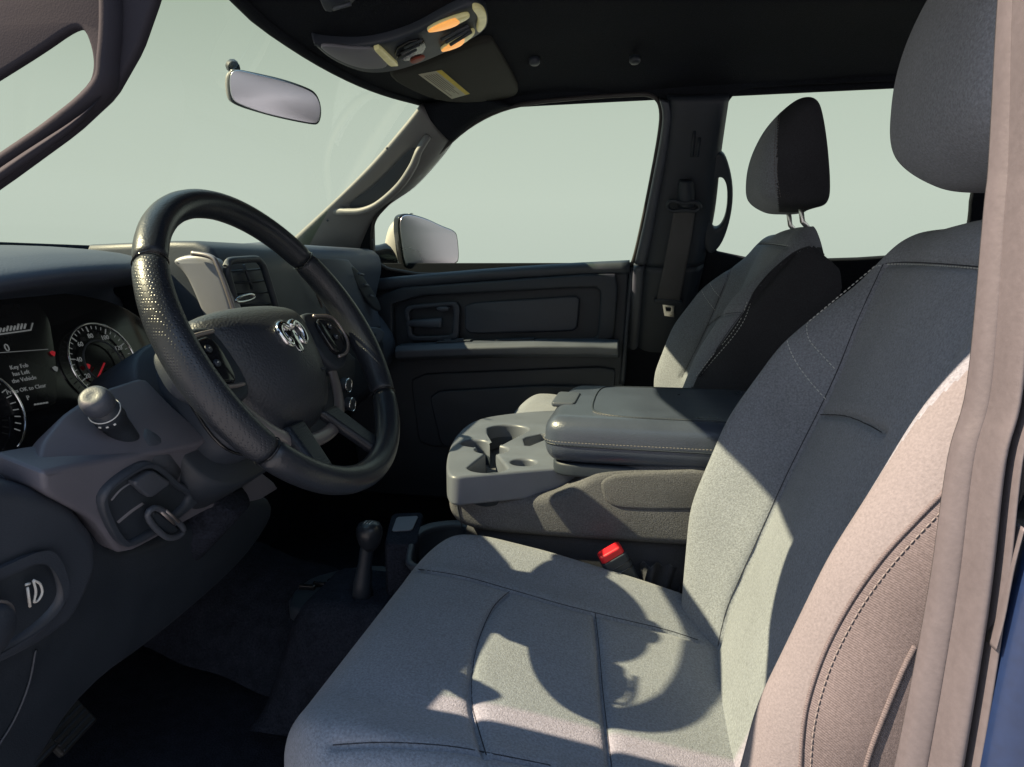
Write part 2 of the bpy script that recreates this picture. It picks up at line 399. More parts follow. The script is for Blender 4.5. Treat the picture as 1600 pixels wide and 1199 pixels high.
# windshield pane: between header and cowl
ws = []
for i in range(13):
    t = i/12; row = []
    for j in range(25):
        y = .12+1.40*j/24; k = ((y-.83)/.7)**2
        top = np.array([-.60+(.03*((y-.83)/.6)**2 if y > .83 else .035*min(1, max(0, (.72-y)/.30))), y, 1.17+.03*min(1, ((y-.9)/.48)**2)]); bot = np.array([-1.08+.10*k, y, .82]); row.append(bot*(1-t)+top*t)
    ws.append(row)
tag(grid_obj('windshield', np.array(ws), GLW), 'large clear windshield pane above the dashboard', 'window')
# dark gasket line at the bottom of the windshield
# ---- passenger front pillar with grab handle
ap = thing('front_pillar', 'sunlit pale front pillar trim with grab handle beside passenger window', 'pillar', PC(560, 400))
strip('trim_cover', [PC(*p, .075) for p in [(425, 402), (520, 315), (580, 255), (630, 197), (657, 163)]], [PC(*p, -.005) for p in [(560, 402), (588, 338), (642, 296), (684, 250), (704, 222)]], (-.1, -1, -.35), .022, PIL, ap, depth=.03, k=14, power=2.6)
strip('upper_cover', [PC(*p, .052) for p in [(657, 163), (690, 158), (740, 150)]], [PC(*p, .028) for p in [(705, 222), (745, 188), (800, 166)]], (-.1, -1, -.35), .016, HEAD, ap, depth=.03)
plate('handle_recess', [chk([PC(*p, .075) for p in [(537, 323), (590, 288), (640, 232), (651, 231), (651, 250), (634, 283), (600, 315), (566, 329)]], 2)], NC, .004, PL, ap, bevel=.001)
tube('grab_handle', cr([PC(520, 330, .055), PC(540, 331, .085), PC(566, 330, .10), PC(592, 319, .105), (PC(624, 291, .105)), PC(645, 260, .10), PC(655, 235, .085), PC(668, 214, .055)], 6), [.014]*6+[.0115]*37, PIL, ap, n=14, flat=(1, .8))
for px in ((605, 232), (583, 375), (512, 345)):
    p = PC(*px, .082); o = loft('trim_screw', [[p+np.array([r*math.cos(a), -h, r*math.sin(a)]) for a in np.linspace(0, 6.283, 8, endpoint=False)] for r, h in ((.003, 0), (.003, .003), (.001, .0035))], PLM, ap)
# ---- passenger centre pillar with belt and second handle
bp = thing('center_pillar', 'dark centre pillar behind passenger door with see-through rear grab handle', 'pillar', PC(1010, 600))
strip('trim_cover', [PC(*p, .02) for p in [(1042, 150), (1030, 250), (1014, 340), (1003, 412)]], [PC(*p, .02) for p in [(1140, 150), (1127, 240), (1117, 330), (1100, 412)]], NC, .022, PL, bp, depth=.03, power=3)
strip('lower_trim', [PC(*p, .02) for p in [(1003, 414), (995, 480), (990, 540), (985, 640)]], [PC(*p, .02) for p in [(1100, 414), (1085, 480), (1070, 540), (1060, 640)]], NC, .026, PL, bp, depth=.03, power=3)
strip('seal_strip', [PC(*p, .035) for p in [(1030, 155), (1034, 200), (1010, 330), (992, 412)]], [PC(*p, .035) for p in [(1046, 160), (1048, 205), (1026, 335), (1010, 412)]], NC, .010, PLG, bp, depth=.02)
strip('seal_strip', [PC(*p, .035) for p in [(990, 416), (984, 480), (978, 560), (972, 650)]], [PC(*p, .035) for p in [(1008, 416), (1003, 480), (997, 560), (990, 650)]], NC, .010, PLG, bp, depth=.02)
hb = [(1128, 235), (1140, 258), (1147, 300), (1142, 345), (1128, 385), (1108, 402), (1098, 380), (1100, 300), (1108, 250)]
hh = [(1122, 278), (1132, 280), (1138, 300), (1136, 335), (1127, 356), (1116, 360), (1111, 348), (1112, 315), (1116, 288)]
plate('grab_handle', [chk([PC(*p, .035) for p in hb], 2), chk([PC(*p, .035) for p in hh], 2)], NC, .03, PL, bp, bevel=.008)
for q in ((1085, 205, 40), (1093, 215, 30)):
    tube('trim_ridge', [PC(q[0], q[1], .044), PC(q[0]-4, q[1]+q[2], .046)], .004, PL, bp)
# seat belt on the pillar
sb = thing('seat_belt', 'dark grey seat belt webbing hanging on the passenger pillar', 'seat belt', PC(1045, 470, .05))
strip('webbing', [PC(*p, .062) for p in [(1054, 325), (1044, 380), (1034, 430), (1026, 468)]], [PC(*p, .062) for p in [(1087, 325), (1079, 380), (1070, 430), (1062, 470)]], NC, .002, BELT, sb, depth=.002)
tube('guide_ring', cr([PC(*p, .075) for p in [(1043, 322), (1050, 314), (1068, 318), (1086, 316), (1094, 324), (1086, 330), (1068, 328), (1050, 330)]], 4, True), .005, PL, sb, closed=True)
strip('guide_cover', [PC(*p, .06) for p in [(1062, 282), (1058, 300), (1060, 322)]], [PC(*p, .06) for p in [(1082, 282), (1086, 300), (1084, 322)]], NC, .016, PL, sb, depth=.01)
plate('latch_housing', [chk([PC(*p, .066) for p in [(1022, 466), (1066, 470), (1066, 480), (1022, 476)]], 1)], NC, .012, PL, sb)
plate('latch_plate', [[PC(*p, .06) for p in [(1035, 476), (1054, 478), (1053, 496), (1038, 494)]], [PC(*p, .06) for p in [(1040, 480), (1049, 481), (1048, 487), (1041, 486)]]], NC, .003, STEEL, sb, bevel=.0008)

# ---- glass panes of the passenger side
for lp, lab in ((fl, 'clear front side window pane of the passenger door'), (rl, 'clear rear side window pane behind the passenger headrest')):
    o = plate('side_window', [[np.mean(np.array(lp), 0)+(np.array(p)-np.mean(np.array(lp), 0))*1.06+(0, .022, 0) for p in chk(lp, 2)]], NC, .004, GLS, bevel=.0005); tag(o, lab, 'window')

# ---- passenger door
dr = thing('passenger_door', 'dark grey passenger door with armrest and recessed pull handle', 'door', (-.4, 1.6, .1))
def P6(x, y, i=0.0): return PY(x, y, 1.6-i)
ND = (0, -1, 0)
low = [(-.86, 1.6, .10), (-.02, 1.6, .10)]
plate('door_shell', [[P6(540, 446), P6(984, 415), P6(972, 640)]+[np.array(p) for p in low[::-1]]+[P6(545, 640)]], ND, .05, PL, dr, bevel=.01)
tube('window_ledge', cr([P6(545, 450, .012), P6(640, 440, .012), P6(760, 430, .012), P6(880, 422, .012), P6(984, 417, .012)], 5), .017, PLM, dr, flat=(1, 1.1))
# upper pad frame with the big recess
plate('upper_panel', [chk([P6(*p, .03) for p in [(585, 452), (960, 425), (966, 450), (958, 540), (600, 556)]], 1, q=.12), chk([P6(*p, .03) for p in [(612, 465), (930, 448), (938, 456), (934, 524), (926, 530), (622, 546), (614, 536)]], 1, q=.15)], ND, .03, PL, dr, bevel=.007)
plate('inner_panel', [chk([P6(*p, .018) for p in [(726, 474), (900, 462), (906, 468), (902, 512), (894, 518), (734, 522), (726, 514)]], 2, q=.10)], ND, .02, PLM, dr, bevel=.006)
plate('handle_bezel', [chk([P6(*p, .026) for p in [(630, 478), (712, 471), (718, 480), (716, 532), (638, 534)]], 2, q=.10), chk([P6(*p, .026) for p in [(638, 484), (706, 478), (708, 486), (706, 524), (644, 526)]], 2, q=.10)], ND, .02, PLM, dr, bevel=.004)
strip('door_handle', [P6(638, 500, .02), P6(660, 499, .03), P6(690, 497, .034)], [P6(638, 511, .02), P6(660, 512, .03), P6(690, 513, .034)], ND, .008, PLG, dr, depth=.008)
plate('lock_lever', [chk([P6(*p, .03) for p in [(680, 480), (702, 479), (700, 487), (684, 487)]], 1)], ND, .012, PLG, dr)
am = loft('armrest', [[np.array([x, 1.6-a, zt+b]) for a, b in ((0, 0), (.05, .004), (.085, .002), (.10, -.012), (.095, -.032), (.06, -.045), (0, -.05))] for x, zt in ((-.70, .575), (-.66, .578), (-.50, .588), (-.30, .598), (-.14, .602), (-.075, .60))], PIL if False else PLG, dr, bevel=.004)
RS = Matrix.Rotation(-.055, 4, 'Y')
box('switch_plate', (-.535, 1.545, .5915), (.10, .030, .006), PL, dr, .002, RS)
for k in range(2): box('window_switch', (-.555+.035*k, 1.543, .595+.002*k), (.022, .012, .005), PLM, dr, .0015, RS)
box('pull_pocket', (-.36, 1.548, .5995), (.11, .034, .005), PL, dr, .0015, RS)
plate('lower_panel', [chk([P6(*p, .012) for p in [(640, 585), (962, 572), (958, 640), (955, 690), (655, 700)]], 2, q=.08)], ND, .02, PL, dr, bevel=.006)
plate('map_pocket', [chk([P6(*p, .03) for p in [(668, 612), (850, 602), (940, 604), (935, 700), (690, 705)]], 2, q=.10)], ND, .02, PL, dr, bevel=.007)
strip('pillar_edge', [P6(984, 418, .0), P6(976, 500, .0), P6(968, 600, .0)], [P6(992, 418, .0), P6(984, 500, 0), P6(976, 600, 0)], ND, .008, PLM, dr)
plate('mirror_sail', [chk([P6(*p, .004) for p in [(540, 390), (566, 360), (582, 346), (584, 440), (545, 448)]], 1, q=.1)], ND, .02, PL, dr, bevel=.004)
tube('window_seal', [np.array(p)+(0, -.002, .0) for p in chk(fl, 2)], .005, RUB, dr, closed=True)
lm = thing('side_mirror', 'white-backed towing side mirror outside the passenger window', 'mirror', PY(600, 400, 1.78))
def PM(x, y, i=0): return on_plane(x, y, (-.62, 1.80-i, .88), (.79, -.61, 0))
gl = [(627, 338), (640, 335), (668, 343), (690, 354), (712, 362), (715, 375), (717, 405), (712, 411), (690, 419), (655, 425), (638, 420), (632, 408), (628, 380), (625, 355)]
NM = (.79, -.61, 0)
plate('mirror_glass', [chk([PM(*p, .02) for p in gl], 2)], NM, .006, MIRS, lm, bevel=.002)
plate('mirror_shell', [chk([PM(671+(x-671)*1.05-1, 381+(y-381)*1.05, .014) for x, y in gl], 2)], NM, .03, GLOSS, lm, bevel=.004)
def PN(x, y, i=0): return on_plane(x, y, (-.62, 1.80-i, .88), (.35, -1, 0))
strip('shell_cover', [PN(*p, .0) for p in [(622, 339), (608, 356), (601, 385), (604, 408), (618, 424)]], [PN(*p, .03) for p in [(644, 333), (634, 350), (631, 380), (634, 408), (648, 427)]], (.2, -1, 0), .012, WHITEP, lm, depth=.03)
strip('mirror_arm', [PN(*p, .01) for p in [(570, 384), (590, 383), (604, 380), (616, 384)]], [PN(*p, .01) for p in [(570, 421), (590, 423), (608, 426), (630, 424)]], (.2, -1, 0), .02, GLOSS, lm, depth=.03)

# ---- driver front pillar (top left of the view), with an open grab handle
dp = thing('front_pillar', 'dark driver-side front pillar with open grab handle at the upper left', 'pillar', PY(0, 285, .165))
def PA(x, y, i=0): return PY(x, y, .108-i)
plate('trim_cover', [chk([PA(*p) for p in [(-520, 640), (-200, 425), (0, 288), (112, 206), (172, 150), (214, 76), (242, -4), (262, -80), (-60, -80), (-300, 60), (-520, 240)]], 1, q=.12),
      chk([PA(*p) for p in [(-160, 215), (0, 116), (60, 78), (108, 44), (128, 42), (141, 75), (144, 108), (134, 134), (60, 196), (0, 243), (-160, 350)]], 2)], ND, .008, PILD, dp, bevel=.003)
BAND = [(246, -70), (231, 0), (207, 70), (178, 125), (120, 188), (0, 270), (-200, 408), (-520, 620)]
BY = [.275, .265, .245, .215, .18, .155, .15, .145]
strip('pillar_shadow_strip', [PY(*p, y) for p, y in zip(BAND, [.116, .116, .115, .108, .092, .074, .062, .05])], [PY(*p, y) for p, y in zip(BAND, BY)], (.7, 0, .7), .008, PILD, dp, depth=.012)  # added edge-on behind the pillar, its depth shaped to shade the seat
tube('grab_handle', cr([PA(*p, .002) for p in [(172, -60), (176, 20), (172, 90), (160, 140), (90, 200), (0, 262), (-120, 350)]], 8), .0085, PILD, dp, flat=(1, .7))
# ---- driver door opening: seals and outer body at the right edge
np_ = thing('door_opening_seal', 'sunlit ribbed rubber seal of the open driver doorway at the right edge', 'seal', PY(1400, 1199, 0))
LE = [(1572, -60), (1560, 0), (1546, 250), (1538, 330), (1512, 600), (1482, 715), (1455, 900), (1428, 1050), (1398, 1200), (1360, 1380)]
def off(dx, i, sc=1.0): return [PY(x+dx+(y*.012*sc if y > 0 else 0), y, -i) for x, y in LE]
strip('inner_lip', [PY(x, y, .004) for x, y in LE], [PY(x+26+max(0, y)*.022, y, -.002) for x, y in LE], ND, .004, BPIL, np_, depth=.001, power=2.5)
strip('bulb_seal', [PY(x+24+max(0, y)*.022, y, -.004) for x, y in LE], [PY(x+58+max(0, y)*.036, y, -.012) for x, y in LE], ND, .009, BPIL, np_, depth=.004)
strip('outer_lip', [PY(x+60+max(0, y)*.034, y, -.010) for x, y in LE], [PY(x+84+max(0, y)*.038, y, -.016) for x, y in LE], ND, .006, BPIL, np_, depth=.004)
body = thing('body_side', 'dark blue painted body side beyond the door seal at lower right', 'body panel', PY(1600, 1100, -.03))
strip('jamb_channel', [PY(x+78+max(0, y)*.045, y, -.004) for x, y in LE], [PY(x+170+max(0, y)*.05, y, -.004) for x, y in LE], ND, .002, RUB, body, depth=.03)
strip('painted_panel', [PY(*p, -.02) for p in [(1720, 300), (1660, 700), (1606, 870), (1570, 1010), (1532, 1200), (1505, 1380)]], [PY(*p, -.02) for p in [(1990, 300), (1950, 700), (1900, 870), (1870, 1010), (1840, 1200), (1800, 1380)]], ND, .010, BLUE, body, depth=.015)
strip('trim_clip', [PY(*p, -.018) for p in [(1592, 820), (1575, 880), (1560, 960), (1548, 1010)]], [PY(*p, -.018) for p in [(1597, 822), (1582, 885), (1567, 962), (1553, 1010)]], ND, .003, BPIL, body, depth=.004)

# ------------------------------------------------------------------ overhead: console, visor, mirror
NH = (.2, 0, -1)
def PH(x, y, dr_=0.0): return on_plane(x, y, (-.6, 0, 1.16-dr_), (-.2, 0, 1))
oc = thing('overhead_console', 'overhead console with two amber map lamps on the headliner', 'overhead console', PH(620, 60, 0))
bez = [(484, 66), (505, 72), (560, 74), (600, 68), (650, 52), (700, 24), (730, 10), (750, 8), (763, 20), (764, 42), (750, 56), (700, 82), (650, 103), (610, 114), (575, 116), (545, 108), (512, 92)]
plate('bezel', [chk([PH(*p, .016) for p in bez], 2)], NH, .022, PLM, oc, bevel=.006)
plate('front_cover', [chk([PH(*p, .020) for p in [(494, 70), (560, 78), (590, 76), (612, 106), (575, 110), (545, 103), (515, 88)]], 2)], NH, .006, BEZ, oc, bevel=.0025)
plate('end_cap', [chk([PH(*p, .022) for p in [(735, 13), (750, 11), (761, 22), (761, 41), (750, 53), (744, 50), (749, 30)]], 2)], NH, .008, LENS, oc, bevel=.0025)
plate('accent_strip', [chk([PH(*p, .024) for p in [(584, 79), (594, 76), (624, 104), (609, 105)]], 1, q=.1)], NH, .008, LENS, oc, bevel=.002)
for k, lp in enumerate((((663, 53), (680, 42), (705, 32), (732, 24), (736, 29), (720, 38), (695, 48)), ((685, 83), (700, 72), (722, 60), (742, 48), (743, 56), (725, 70), (705, 79)))):
    o = plate('map_lamp', [chk([PH(*p, .024) for p in lp], 2)], NH, .008, LENS, oc, bevel=.003)
    q = [lp[0], lp[1], lp[2], ((lp[2][0]+lp[4][0])/2-8, (lp[2][1]+lp[4][1])/2), lp[5], lp[6]]
    plate('lamp_glow', [chk([PH(x+1, y, .0255) for x, y in q], 2)], NH, .003, AMB, o, bevel=.001)
for k in range(3):
    tube('slot_rib', [PH(622+k*5, 93-k*9, .024), PH(650+k*5, 78-k*8, .024)], .0022, PL, oc)
plate('storage_door', [chk([PH(*p, .021) for p in [(612, 82), (650, 62), (668, 70), (660, 88), (632, 100)]], 1)], NH, .006, GLOSS, oc, bevel=.002)
for k in range(3):
    tube('switch_rib', [PH(690+k*7, 62+k*4, .024), PH(732+k*2, 40+k*5, .024)], .003, PLM, oc)
plate('indicator', [chk([PH(*p, .024) for p in [(640, 97), (652, 91), (666, 89), (660, 96), (645, 101)]], 1)], NH, .005, mat('dull_red', (.28, .05, .03), .4, var=.1), oc, bevel=.0015)
vi = thing('sun_visor', 'folded dark sun visor with yellow warning label above passenger', 'sun visor', PH(700, 130))
plate('visor_body', [chk([PH(*p, .012) for p in [(598, 118), (650, 108), (704, 84), (766, 62), (776, 76), (800, 118), (813, 142), (805, 152), (770, 160), (700, 163), (650, 148)]], 2)], NH, .02, HEADG, vi, bevel=.008)
lb = plate('warning_label', [[PH(*p, .0128) for p in [(654, 117), (690, 110), (734, 147), (706, 155)]]], NH, .001, LAB, vi, bevel=.0003)
def LBP(u, v, d=.0134):
    a, b, c, e2 = [np.array(q, float) for q in [(654, 117), (690, 110), (734, 147), (706, 155)]]
    p = (a*(1-u)+b*u)*(1-v)+(e2*(1-u)+c*u)*v; return PH(p[0], p[1], d)
plate('label_band', [[LBP(.78, 0), LBP(1, 0), LBP(1, 1), LBP(.78, 1)]], NH, .0005, LABY, lb, bevel=.0001)
for k in range(6):
    u = .12+.1*k; e2 = .92-.08*((k*7) % 4)
    plate('label_line', [[LBP(u, .08), LBP(u+.035, .08), LBP(u+.035, e2), LBP(u, e2)]], NH, .0004, LINE, lb, bevel=.0001)
dv = thing('sun_visor', 'edge of the dark driver sun visor at the top of the view', 'sun visor', PH(520, 10))
plate('visor_body', [chk([PH(*p, .008) for p in [(410, -40), (560, -46), (640, -60), (640, -14), (545, -6), (430, -10)]], 2, q=.15)], NH, .016, HEADG, dv, bevel=.006)
plate('hinge_block', [chk([PH(*p, .012) for p in [(496, -12), (560, -16), (556, 4), (535, 14), (510, 22), (502, 8)]], 1)], NH, .012, PLM, dv, bevel=.003)
tube('hinge_pin', [PH(520, 14, .016), PH(548, 6, .016)], .003, PLG, dv)

rm = thing('rearview_mirror', 'white-framed rear-view mirror hanging in front of the windshield', 'mirror', PY(365, 105, .84))
nm_ = (.551, -.814, -.185)
def PR(x, y, i=0): return on_plane(x, y, np.array([-.645, .80, 1.09])+np.array(nm_)*i, nm_)
mg = [(358, 125), (362, 112), (372, 109), (400, 116), (440, 125), (475, 137), (492, 146), (500, 160), (501, 180), (496, 193), (485, 193), (440, 184), (405, 175), (370, 162), (361, 152)]
plate('mirror_glass', [chk([PR(*p, .003) for p in mg], 2)], nm_, .004, MIRR, rm, bevel=.0012)
plate('mirror_frame', [chk([PR(x+(-4 if x < 400 else 2), y+(-2 if y < 150 else 2)) for x, y in mg], 2)], nm_, .022, PL, rm, bevel=.006)
plate('mirror_shell', [chk([PR(x+(-7 if x < 400 else 1), y, -.008) for x, y in mg], 2)], nm_, .03, PIL, rm, bevel=.012)
tube('mirror_stem', cr([PR(366, 106, -.02), PR(362, 104, -.035), PR(364, 102, -.05)], 4), .010, PL, rm)

# ------------------------------------------------------------------ DASHBOARD
da = thing('dashboard', 'dark dashboard with deep instrument hood and lower switch panel', 'dashboard', (-.75, .8, .3))
def prof(P, Y): return [np.array([x, Y, z]) for x, z in P]
hood = [(-1.08, .60), (-1.08, .822), (-.80, .828), (-.66, .820), (-.615, .806), (-.605, .795), (-.62, .785), (-.70, .775), (-.752, .758), (-.728, .62), (-.68, .585), (-.60, .575), (-.60, .50), (-1.08, .45)]
secs = []
for Y in np.linspace(.02, .665, 24):
    k = max(0, (Y-.40)/.20)**2; sec = []
    for x, z in chk([np.array(p) for p in hood], 2, q=.2):
        sec.append(np.array([x-.11*k*max(0, min(1, (x+.80)/.12))*(1 if z > .585 else .2), Y, z-(.020*min(1.5, ((Y-.45)/.25)**2) if z > .70 else 0)]))
    secs.append(sec)
loft('driver_hood', secs, PADM, da)
pas = [(-1.08, .83), (-.83, .852), (-.775, .848), (-.752, .828), (-.748, .79), (-.765, .73), (-.775, .68), (-.745, .645), (-.715, .60), (-.715, .55), (-.76, .46), (-.85, .38), (-1.08, .34)]
plate('passenger_half', [chk(prof(pas, 1.03), 1, q=.2)], ND, .53, PADM, da, bevel=.02)
# top pad (sunlit strip under the windshield)
g = np.array([[(-1.08+.30*i/10, .04+1.5*j/30, .806+.012*math.sin(math.pi*i/10)) for j in range(31)] for i in range(11)])
grid_obj('top_pad', g, PADM, da)
# passenger side: rounded end pod with side outlet and glove box
strip('end_pod', [PX(*p, -.742) for p in [(468, 402), (478, 440), (500, 490), (520, 520)]], [PX(*p, -.742) for p in [(545, 408), (570, 440), (588, 480), (596, 512)]], (1, -.25, .15), .02, PADM, da, depth=.02)
plate('side_outlet', [chk([PX(*p, -.715) for p in [(553, 415), (562, 418), (588, 470), (590, 490), (578, 478), (560, 440)]], 2)], (1, -.2, 0), .012, PL, da, bevel=.004)
for k in range(3):
    tube('outlet_slat', [PX(560+k*9, 428+k*17, -.71), PX(568+k*8, 430+k*17, -.71)], .003, PLG, da)
plate('glove_box', [chk([PX(*p, -.712) for p in [(470, 520), (560, 512), (598, 520), (605, 590), (560, 640), (480, 650)]], 2)], (1, 0, -.2), .03, PL, da, bevel=.012)
plate('shelf_lip', [chk([PX(*p, -.70) for p in [(556, 512), (600, 508), (604, 530), (566, 552)]], 2)], (1, 0, .2), .03, PLG, da, bevel=.008)
# centre stack
cs = thing('center_stack', 'centre dash stack with grey bezel, air vent and dark screen behind the wheel', 'dash panel', (-.75, .85, .4))
csp = [(-.95, .835), (-.72, .842), (-.69, .832), (-.672, .80), (-.665, .72), (-.64, .58), (-.63, .46), (-.95, .42)]
plate('stack_body', [chk(prof(csp, .69), 1, q=.15)], ND, .345, PLM, cs, bevel=.012)
plate('bezel', [chk([PY(*p, .678) for p in [(264, 408), (285, 398), (320, 398), (338, 410), (360, 470), (376, 540), (340, 545), (318, 500), (300, 455), (285, 425)]], 2)], ND, .03, BEZ, cs, bevel=.008)
tube('bezel_rim', cr([PY(*p, .670) for p in [(300, 396), (330, 402), (342, 420), (362, 475), (380, 540)]], 6), .004, SATIN, cs)
def PV(x, y, i=0): return PX(x, y, -.655+i)
tube('vent_frame', chk([PV(*p) for p in [(350, 408), (408, 404), (436, 495), (375, 500)]], 3, q=.12), .006, PLM, cs, closed=True)
plate('vent_back', [chk([PV(*p, -.02) for p in [(345, 410), (372, 402), (412, 402), (440, 470), (436, 496), (372, 500)]], 2)], (1, 0, 0), .006, GLOSS, cs)
for k in range(4):
    y = 424+k*18; tube('vent_slat', [PV(358+k*6, y, -.010), PV(404+k*6, y-3, -.010)], .005, PL, cs, flat=(1, .3))
tube('vent_vane', [PV(381, 414, -.008), PV(394, 452, -.008)], .0025, PLM, cs)
tube('vent_knob', cr([PV(368, 470, .006), PV(376, 464, .006), PV(392, 460, .006), PV(398, 464, .006), PV(390, 469, .006), PV(376, 472, .006)], 4, True), .0022, CHR, cs, closed=True)
plate('display_screen', [chk([PX(*p, -.66) for p in [(448, 402), (470, 400), (482, 405), (505, 470), (510, 540), (470, 560), (452, 500)]], 1, q=.12)], (1, 0, 0), .012, SCR, cs, bevel=.003)
tube('screen_edge', [PX(470, 400, -.656), PX(484, 430, -.656), PX(503, 480, -.656)], .0025, SATIN, cs)
plate('radio_panel', [chk([PX(*p, -.636) for p in [(500, 560), (548, 545), (556, 600), (540, 640), (500, 650)]], 1)], (1, 0, -.2), .02, PL, cs)
for k in range(2):
    p = PX(533+k*6, 600+k*30, -.628); V, F = tube_data([p, p+np.array([.018, 0, -.003])], .014, 18); mk('control_knob', V, F, PLM, cs, bevel=.003)
    V, F = tube_data([p+np.array([.017, 0, -.003])+.0145*np.array([0, math.cos(a), math.sin(a)]) for a in np.linspace(0, 6.283, 24, endpoint=False)], .0016, 6, True); mk('knob_ring', V, F, CHR, cs)

# instrument cluster
NK = np.array([.94, 0, .34]); UK = np.array([-.34, 0, .94])
def PK(x, y, i=0): return on_plane(x, y, np.array([-.705, .42, .69])+NK*i, NK)
ic = thing('instrument_cluster', 'instrument cluster with speedometer dial and message screen', 'gauges', PK(100, 560))
cl_loop = [PK(*p) for p in [(-260, 480), (-120, 455), (0, 452), (90, 455), (180, 470), (235, 505), (250, 560), (240, 625), (150, 680), (0, 720), (-260, 780)]]
plate('cluster_face', [chk(cl_loop, 2)], NK, .012, GLOSS, ic, bevel=.003)
plate('message_screen', [chk([PK(*p, .003) for p in [(-80, 478), (58, 472), (78, 500), (88, 560), (90, 628), (70, 640), (-80, 668)]], 1, q=.12)], NK, .004, SCR, ic, bevel=.0015)
gc = PK(160, 566, .004)
def kp(c, r, a, i=0): return c+NK*i+r*(math.cos(a)*np.array([0, 1, 0])+math.sin(a)*UK)
RG = .052
tube('dial_ring', [kp(gc, RG, a, .004) for a in np.linspace(-.6, 3.9, 50)], .0016, CHR, ic)
tube('inner_ring', [kp(gc, RG*.56, a, .002) for a in np.linspace(0, 2*math.pi, 50, endpoint=False)], .0012, PLG, ic, closed=True)
for k in range(27):
    a = math.radians(240-k*9); big = k % 4 == 0
    tube('dial_tick', [kp(gc, RG*(.80 if big else .86), a, .0022), kp(gc, RG*.94, a, .0022)], .0008 if big else .0005, INK, ic, n=5)
for k, s in enumerate(('0', '20', '40', '60', '80', '100', '120')):
    a = math.radians(240-k*36); p = kp(gc, RG*.69, a, .002); text('dial_number', s, p, NK, UK, .0088, INK, ic)
tube('dial_needle', [kp(gc, .004, math.radians(222), .005), kp(gc, RG*.55, math.radians(222), .005)], .0012, INKR, ic, n=6)
gc2 = PK(190, 590, .006)
tube('small_dial', [kp(gc2, .016, a, .002) for a in np.linspace(-.9, 4.0, 30)], .0012, CHR, ic)
for k in range(5):
    a = math.radians(20+k*35); tube('dial_tick', [kp(gc2, .010, a, .002), kp(gc2, .0135, a, .002)], .0006, INK, ic, n=5)
gc3 = PK(-42, 650, .006)
tube('left_dial_ring', [kp(gc3, RG, a, .004) for a in np.linspace(-1.0, 2.2, 40)], .0014, CHR, ic)
for k in range(14):
    a = math.radians(95-k*10); tube('dial_tick', [kp(gc3, RG*.80, a, .003), kp(gc3, RG*.92, a, .003)], .0007, INK, ic, n=5)
for s, x, y, z in (('Key Fob', 30, 573, .0068), ('has Left', 33, 583, .0068), ('the Vehicle', 38, 593, .0068), ('Press OK to Clear', 42, 608, .0066), ('P', 44, 622, .0075), ('0', 11, 544, .013)):
    text('screen_text', s, PK(x, y, .0036), NK, UK, z, INK, ic)
tube('screen_rule', [PK(-10, 524, .004), PK(48, 516, .004), PK(51, 505, .004)], .0009, INK, ic, n=5)
for k in range(9):
    tube('bar_segment', [PK(-6+k*5.5, 520-k*.8, .004), PK(-4+k*5.5, 513-k*1.1+(k % 3), .004)], .0011, INK, ic, n=5)
for k in range(5):
    tube('bar_segment', [PK(54+k*4.5, 632.5-k*.7, .004), PK(56.5+k*4.5, 632-k*.7, .004)], .0011, INK, ic, n=5)
tube('screen_rule', [PK(-10, 552, .004), PK(75, 546, .004)], .0004, INK, ic, n=5)
for q in ((83, 552, INKR), (87, 576, INK), (138, 572, INKR)):
    p = PK(q[0], q[1], .005); plate('warning_light', [[kp(p, .004*f, a, 0) for f, a in zip((1, .8, 1, .7, 1, .8), np.linspace(.3, 6.0, 6))]], NK, .001, q[2], ic, bevel=.0003)

# lower driver panel on the knee plane
NS = np.array([1, 0, -.3])/math.hypot(1, .3)
def PS(x, y, i=0): return on_plane(x, y, np.array([-.475, 0, .62])+NS*i, NS)
kn = thing('knee_panel', 'dark lower dash panel below the steering column with switches', 'dash panel', PS(120, 900))
plate('lower_cover', [chk([PS(*p, -.02) for p in [(-260, 800), (-60, 745), (60, 770), (150, 812), (190, 868), (320, 815), (400, 770), (440, 790), (385, 880), (250, 1000), (130, 1085), (60, 1200), (-120, 1500), (-260, 1500)]], 2)], NS, .04, PL, kn, bevel=.014)
NT = np.array([1, 0, .8])/math.hypot(1, .8)
def PT(x, y, i=0): return on_plane(x, y, np.array([-.468, 0, .612])+NT*i, NT)
plate('upper_surround', [chk([PT(*p) for p in [(58, 732), (66, 690), (98, 648), (150, 612), (225, 588), (265, 630), (330, 688), (260, 706), (200, 716), (110, 730)]], 2, q=.12)], NT, .04, COLP, kn, bevel=.004)
plate('column_surround', [chk([PS(*p, 0) for p in [(66, 738), (110, 728), (200, 713), (335, 682), (440, 762), (405, 784), (335, 792), (190, 872), (150, 815), (70, 772)]], 2, q=.12)], NS, .05, COLP, kn, bevel=.005)
plate('left_panel', [chk([PS(*p, -.004) for p in [(-220, 770), (-60, 752), (50, 764), (118, 790), (158, 842), (160, 890), (122, 970), (60, 1018), (-220, 1150)]], 2, q=.2)], NS, .04, PLM, kn, bevel=.014, res=5)
plate('switch_bezel', [chk([PS(*p, .008) for p in [(158, 790), (168, 766), (196, 742), (232, 722), (252, 728), (288, 760), (330, 768), (300, 800), (212, 862), (186, 850)]], 2),
      chk([PS(*p, .008) for p in [(168, 790), (176, 770), (200, 750), (232, 732), (248, 736), (282, 768), (300, 776), (284, 798), (212, 850), (192, 842)]], 2)], NS, .016, PLM, kn, bevel=.005)
plate('bezel_back', [chk([PS(*p, .002) for p in [(160, 790), (172, 766), (198, 744), (232, 724), (250, 730), (286, 764), (320, 770), (295, 798), (212, 858), (188, 846)]], 2)], NS, .01, PL, kn, bevel=.002)
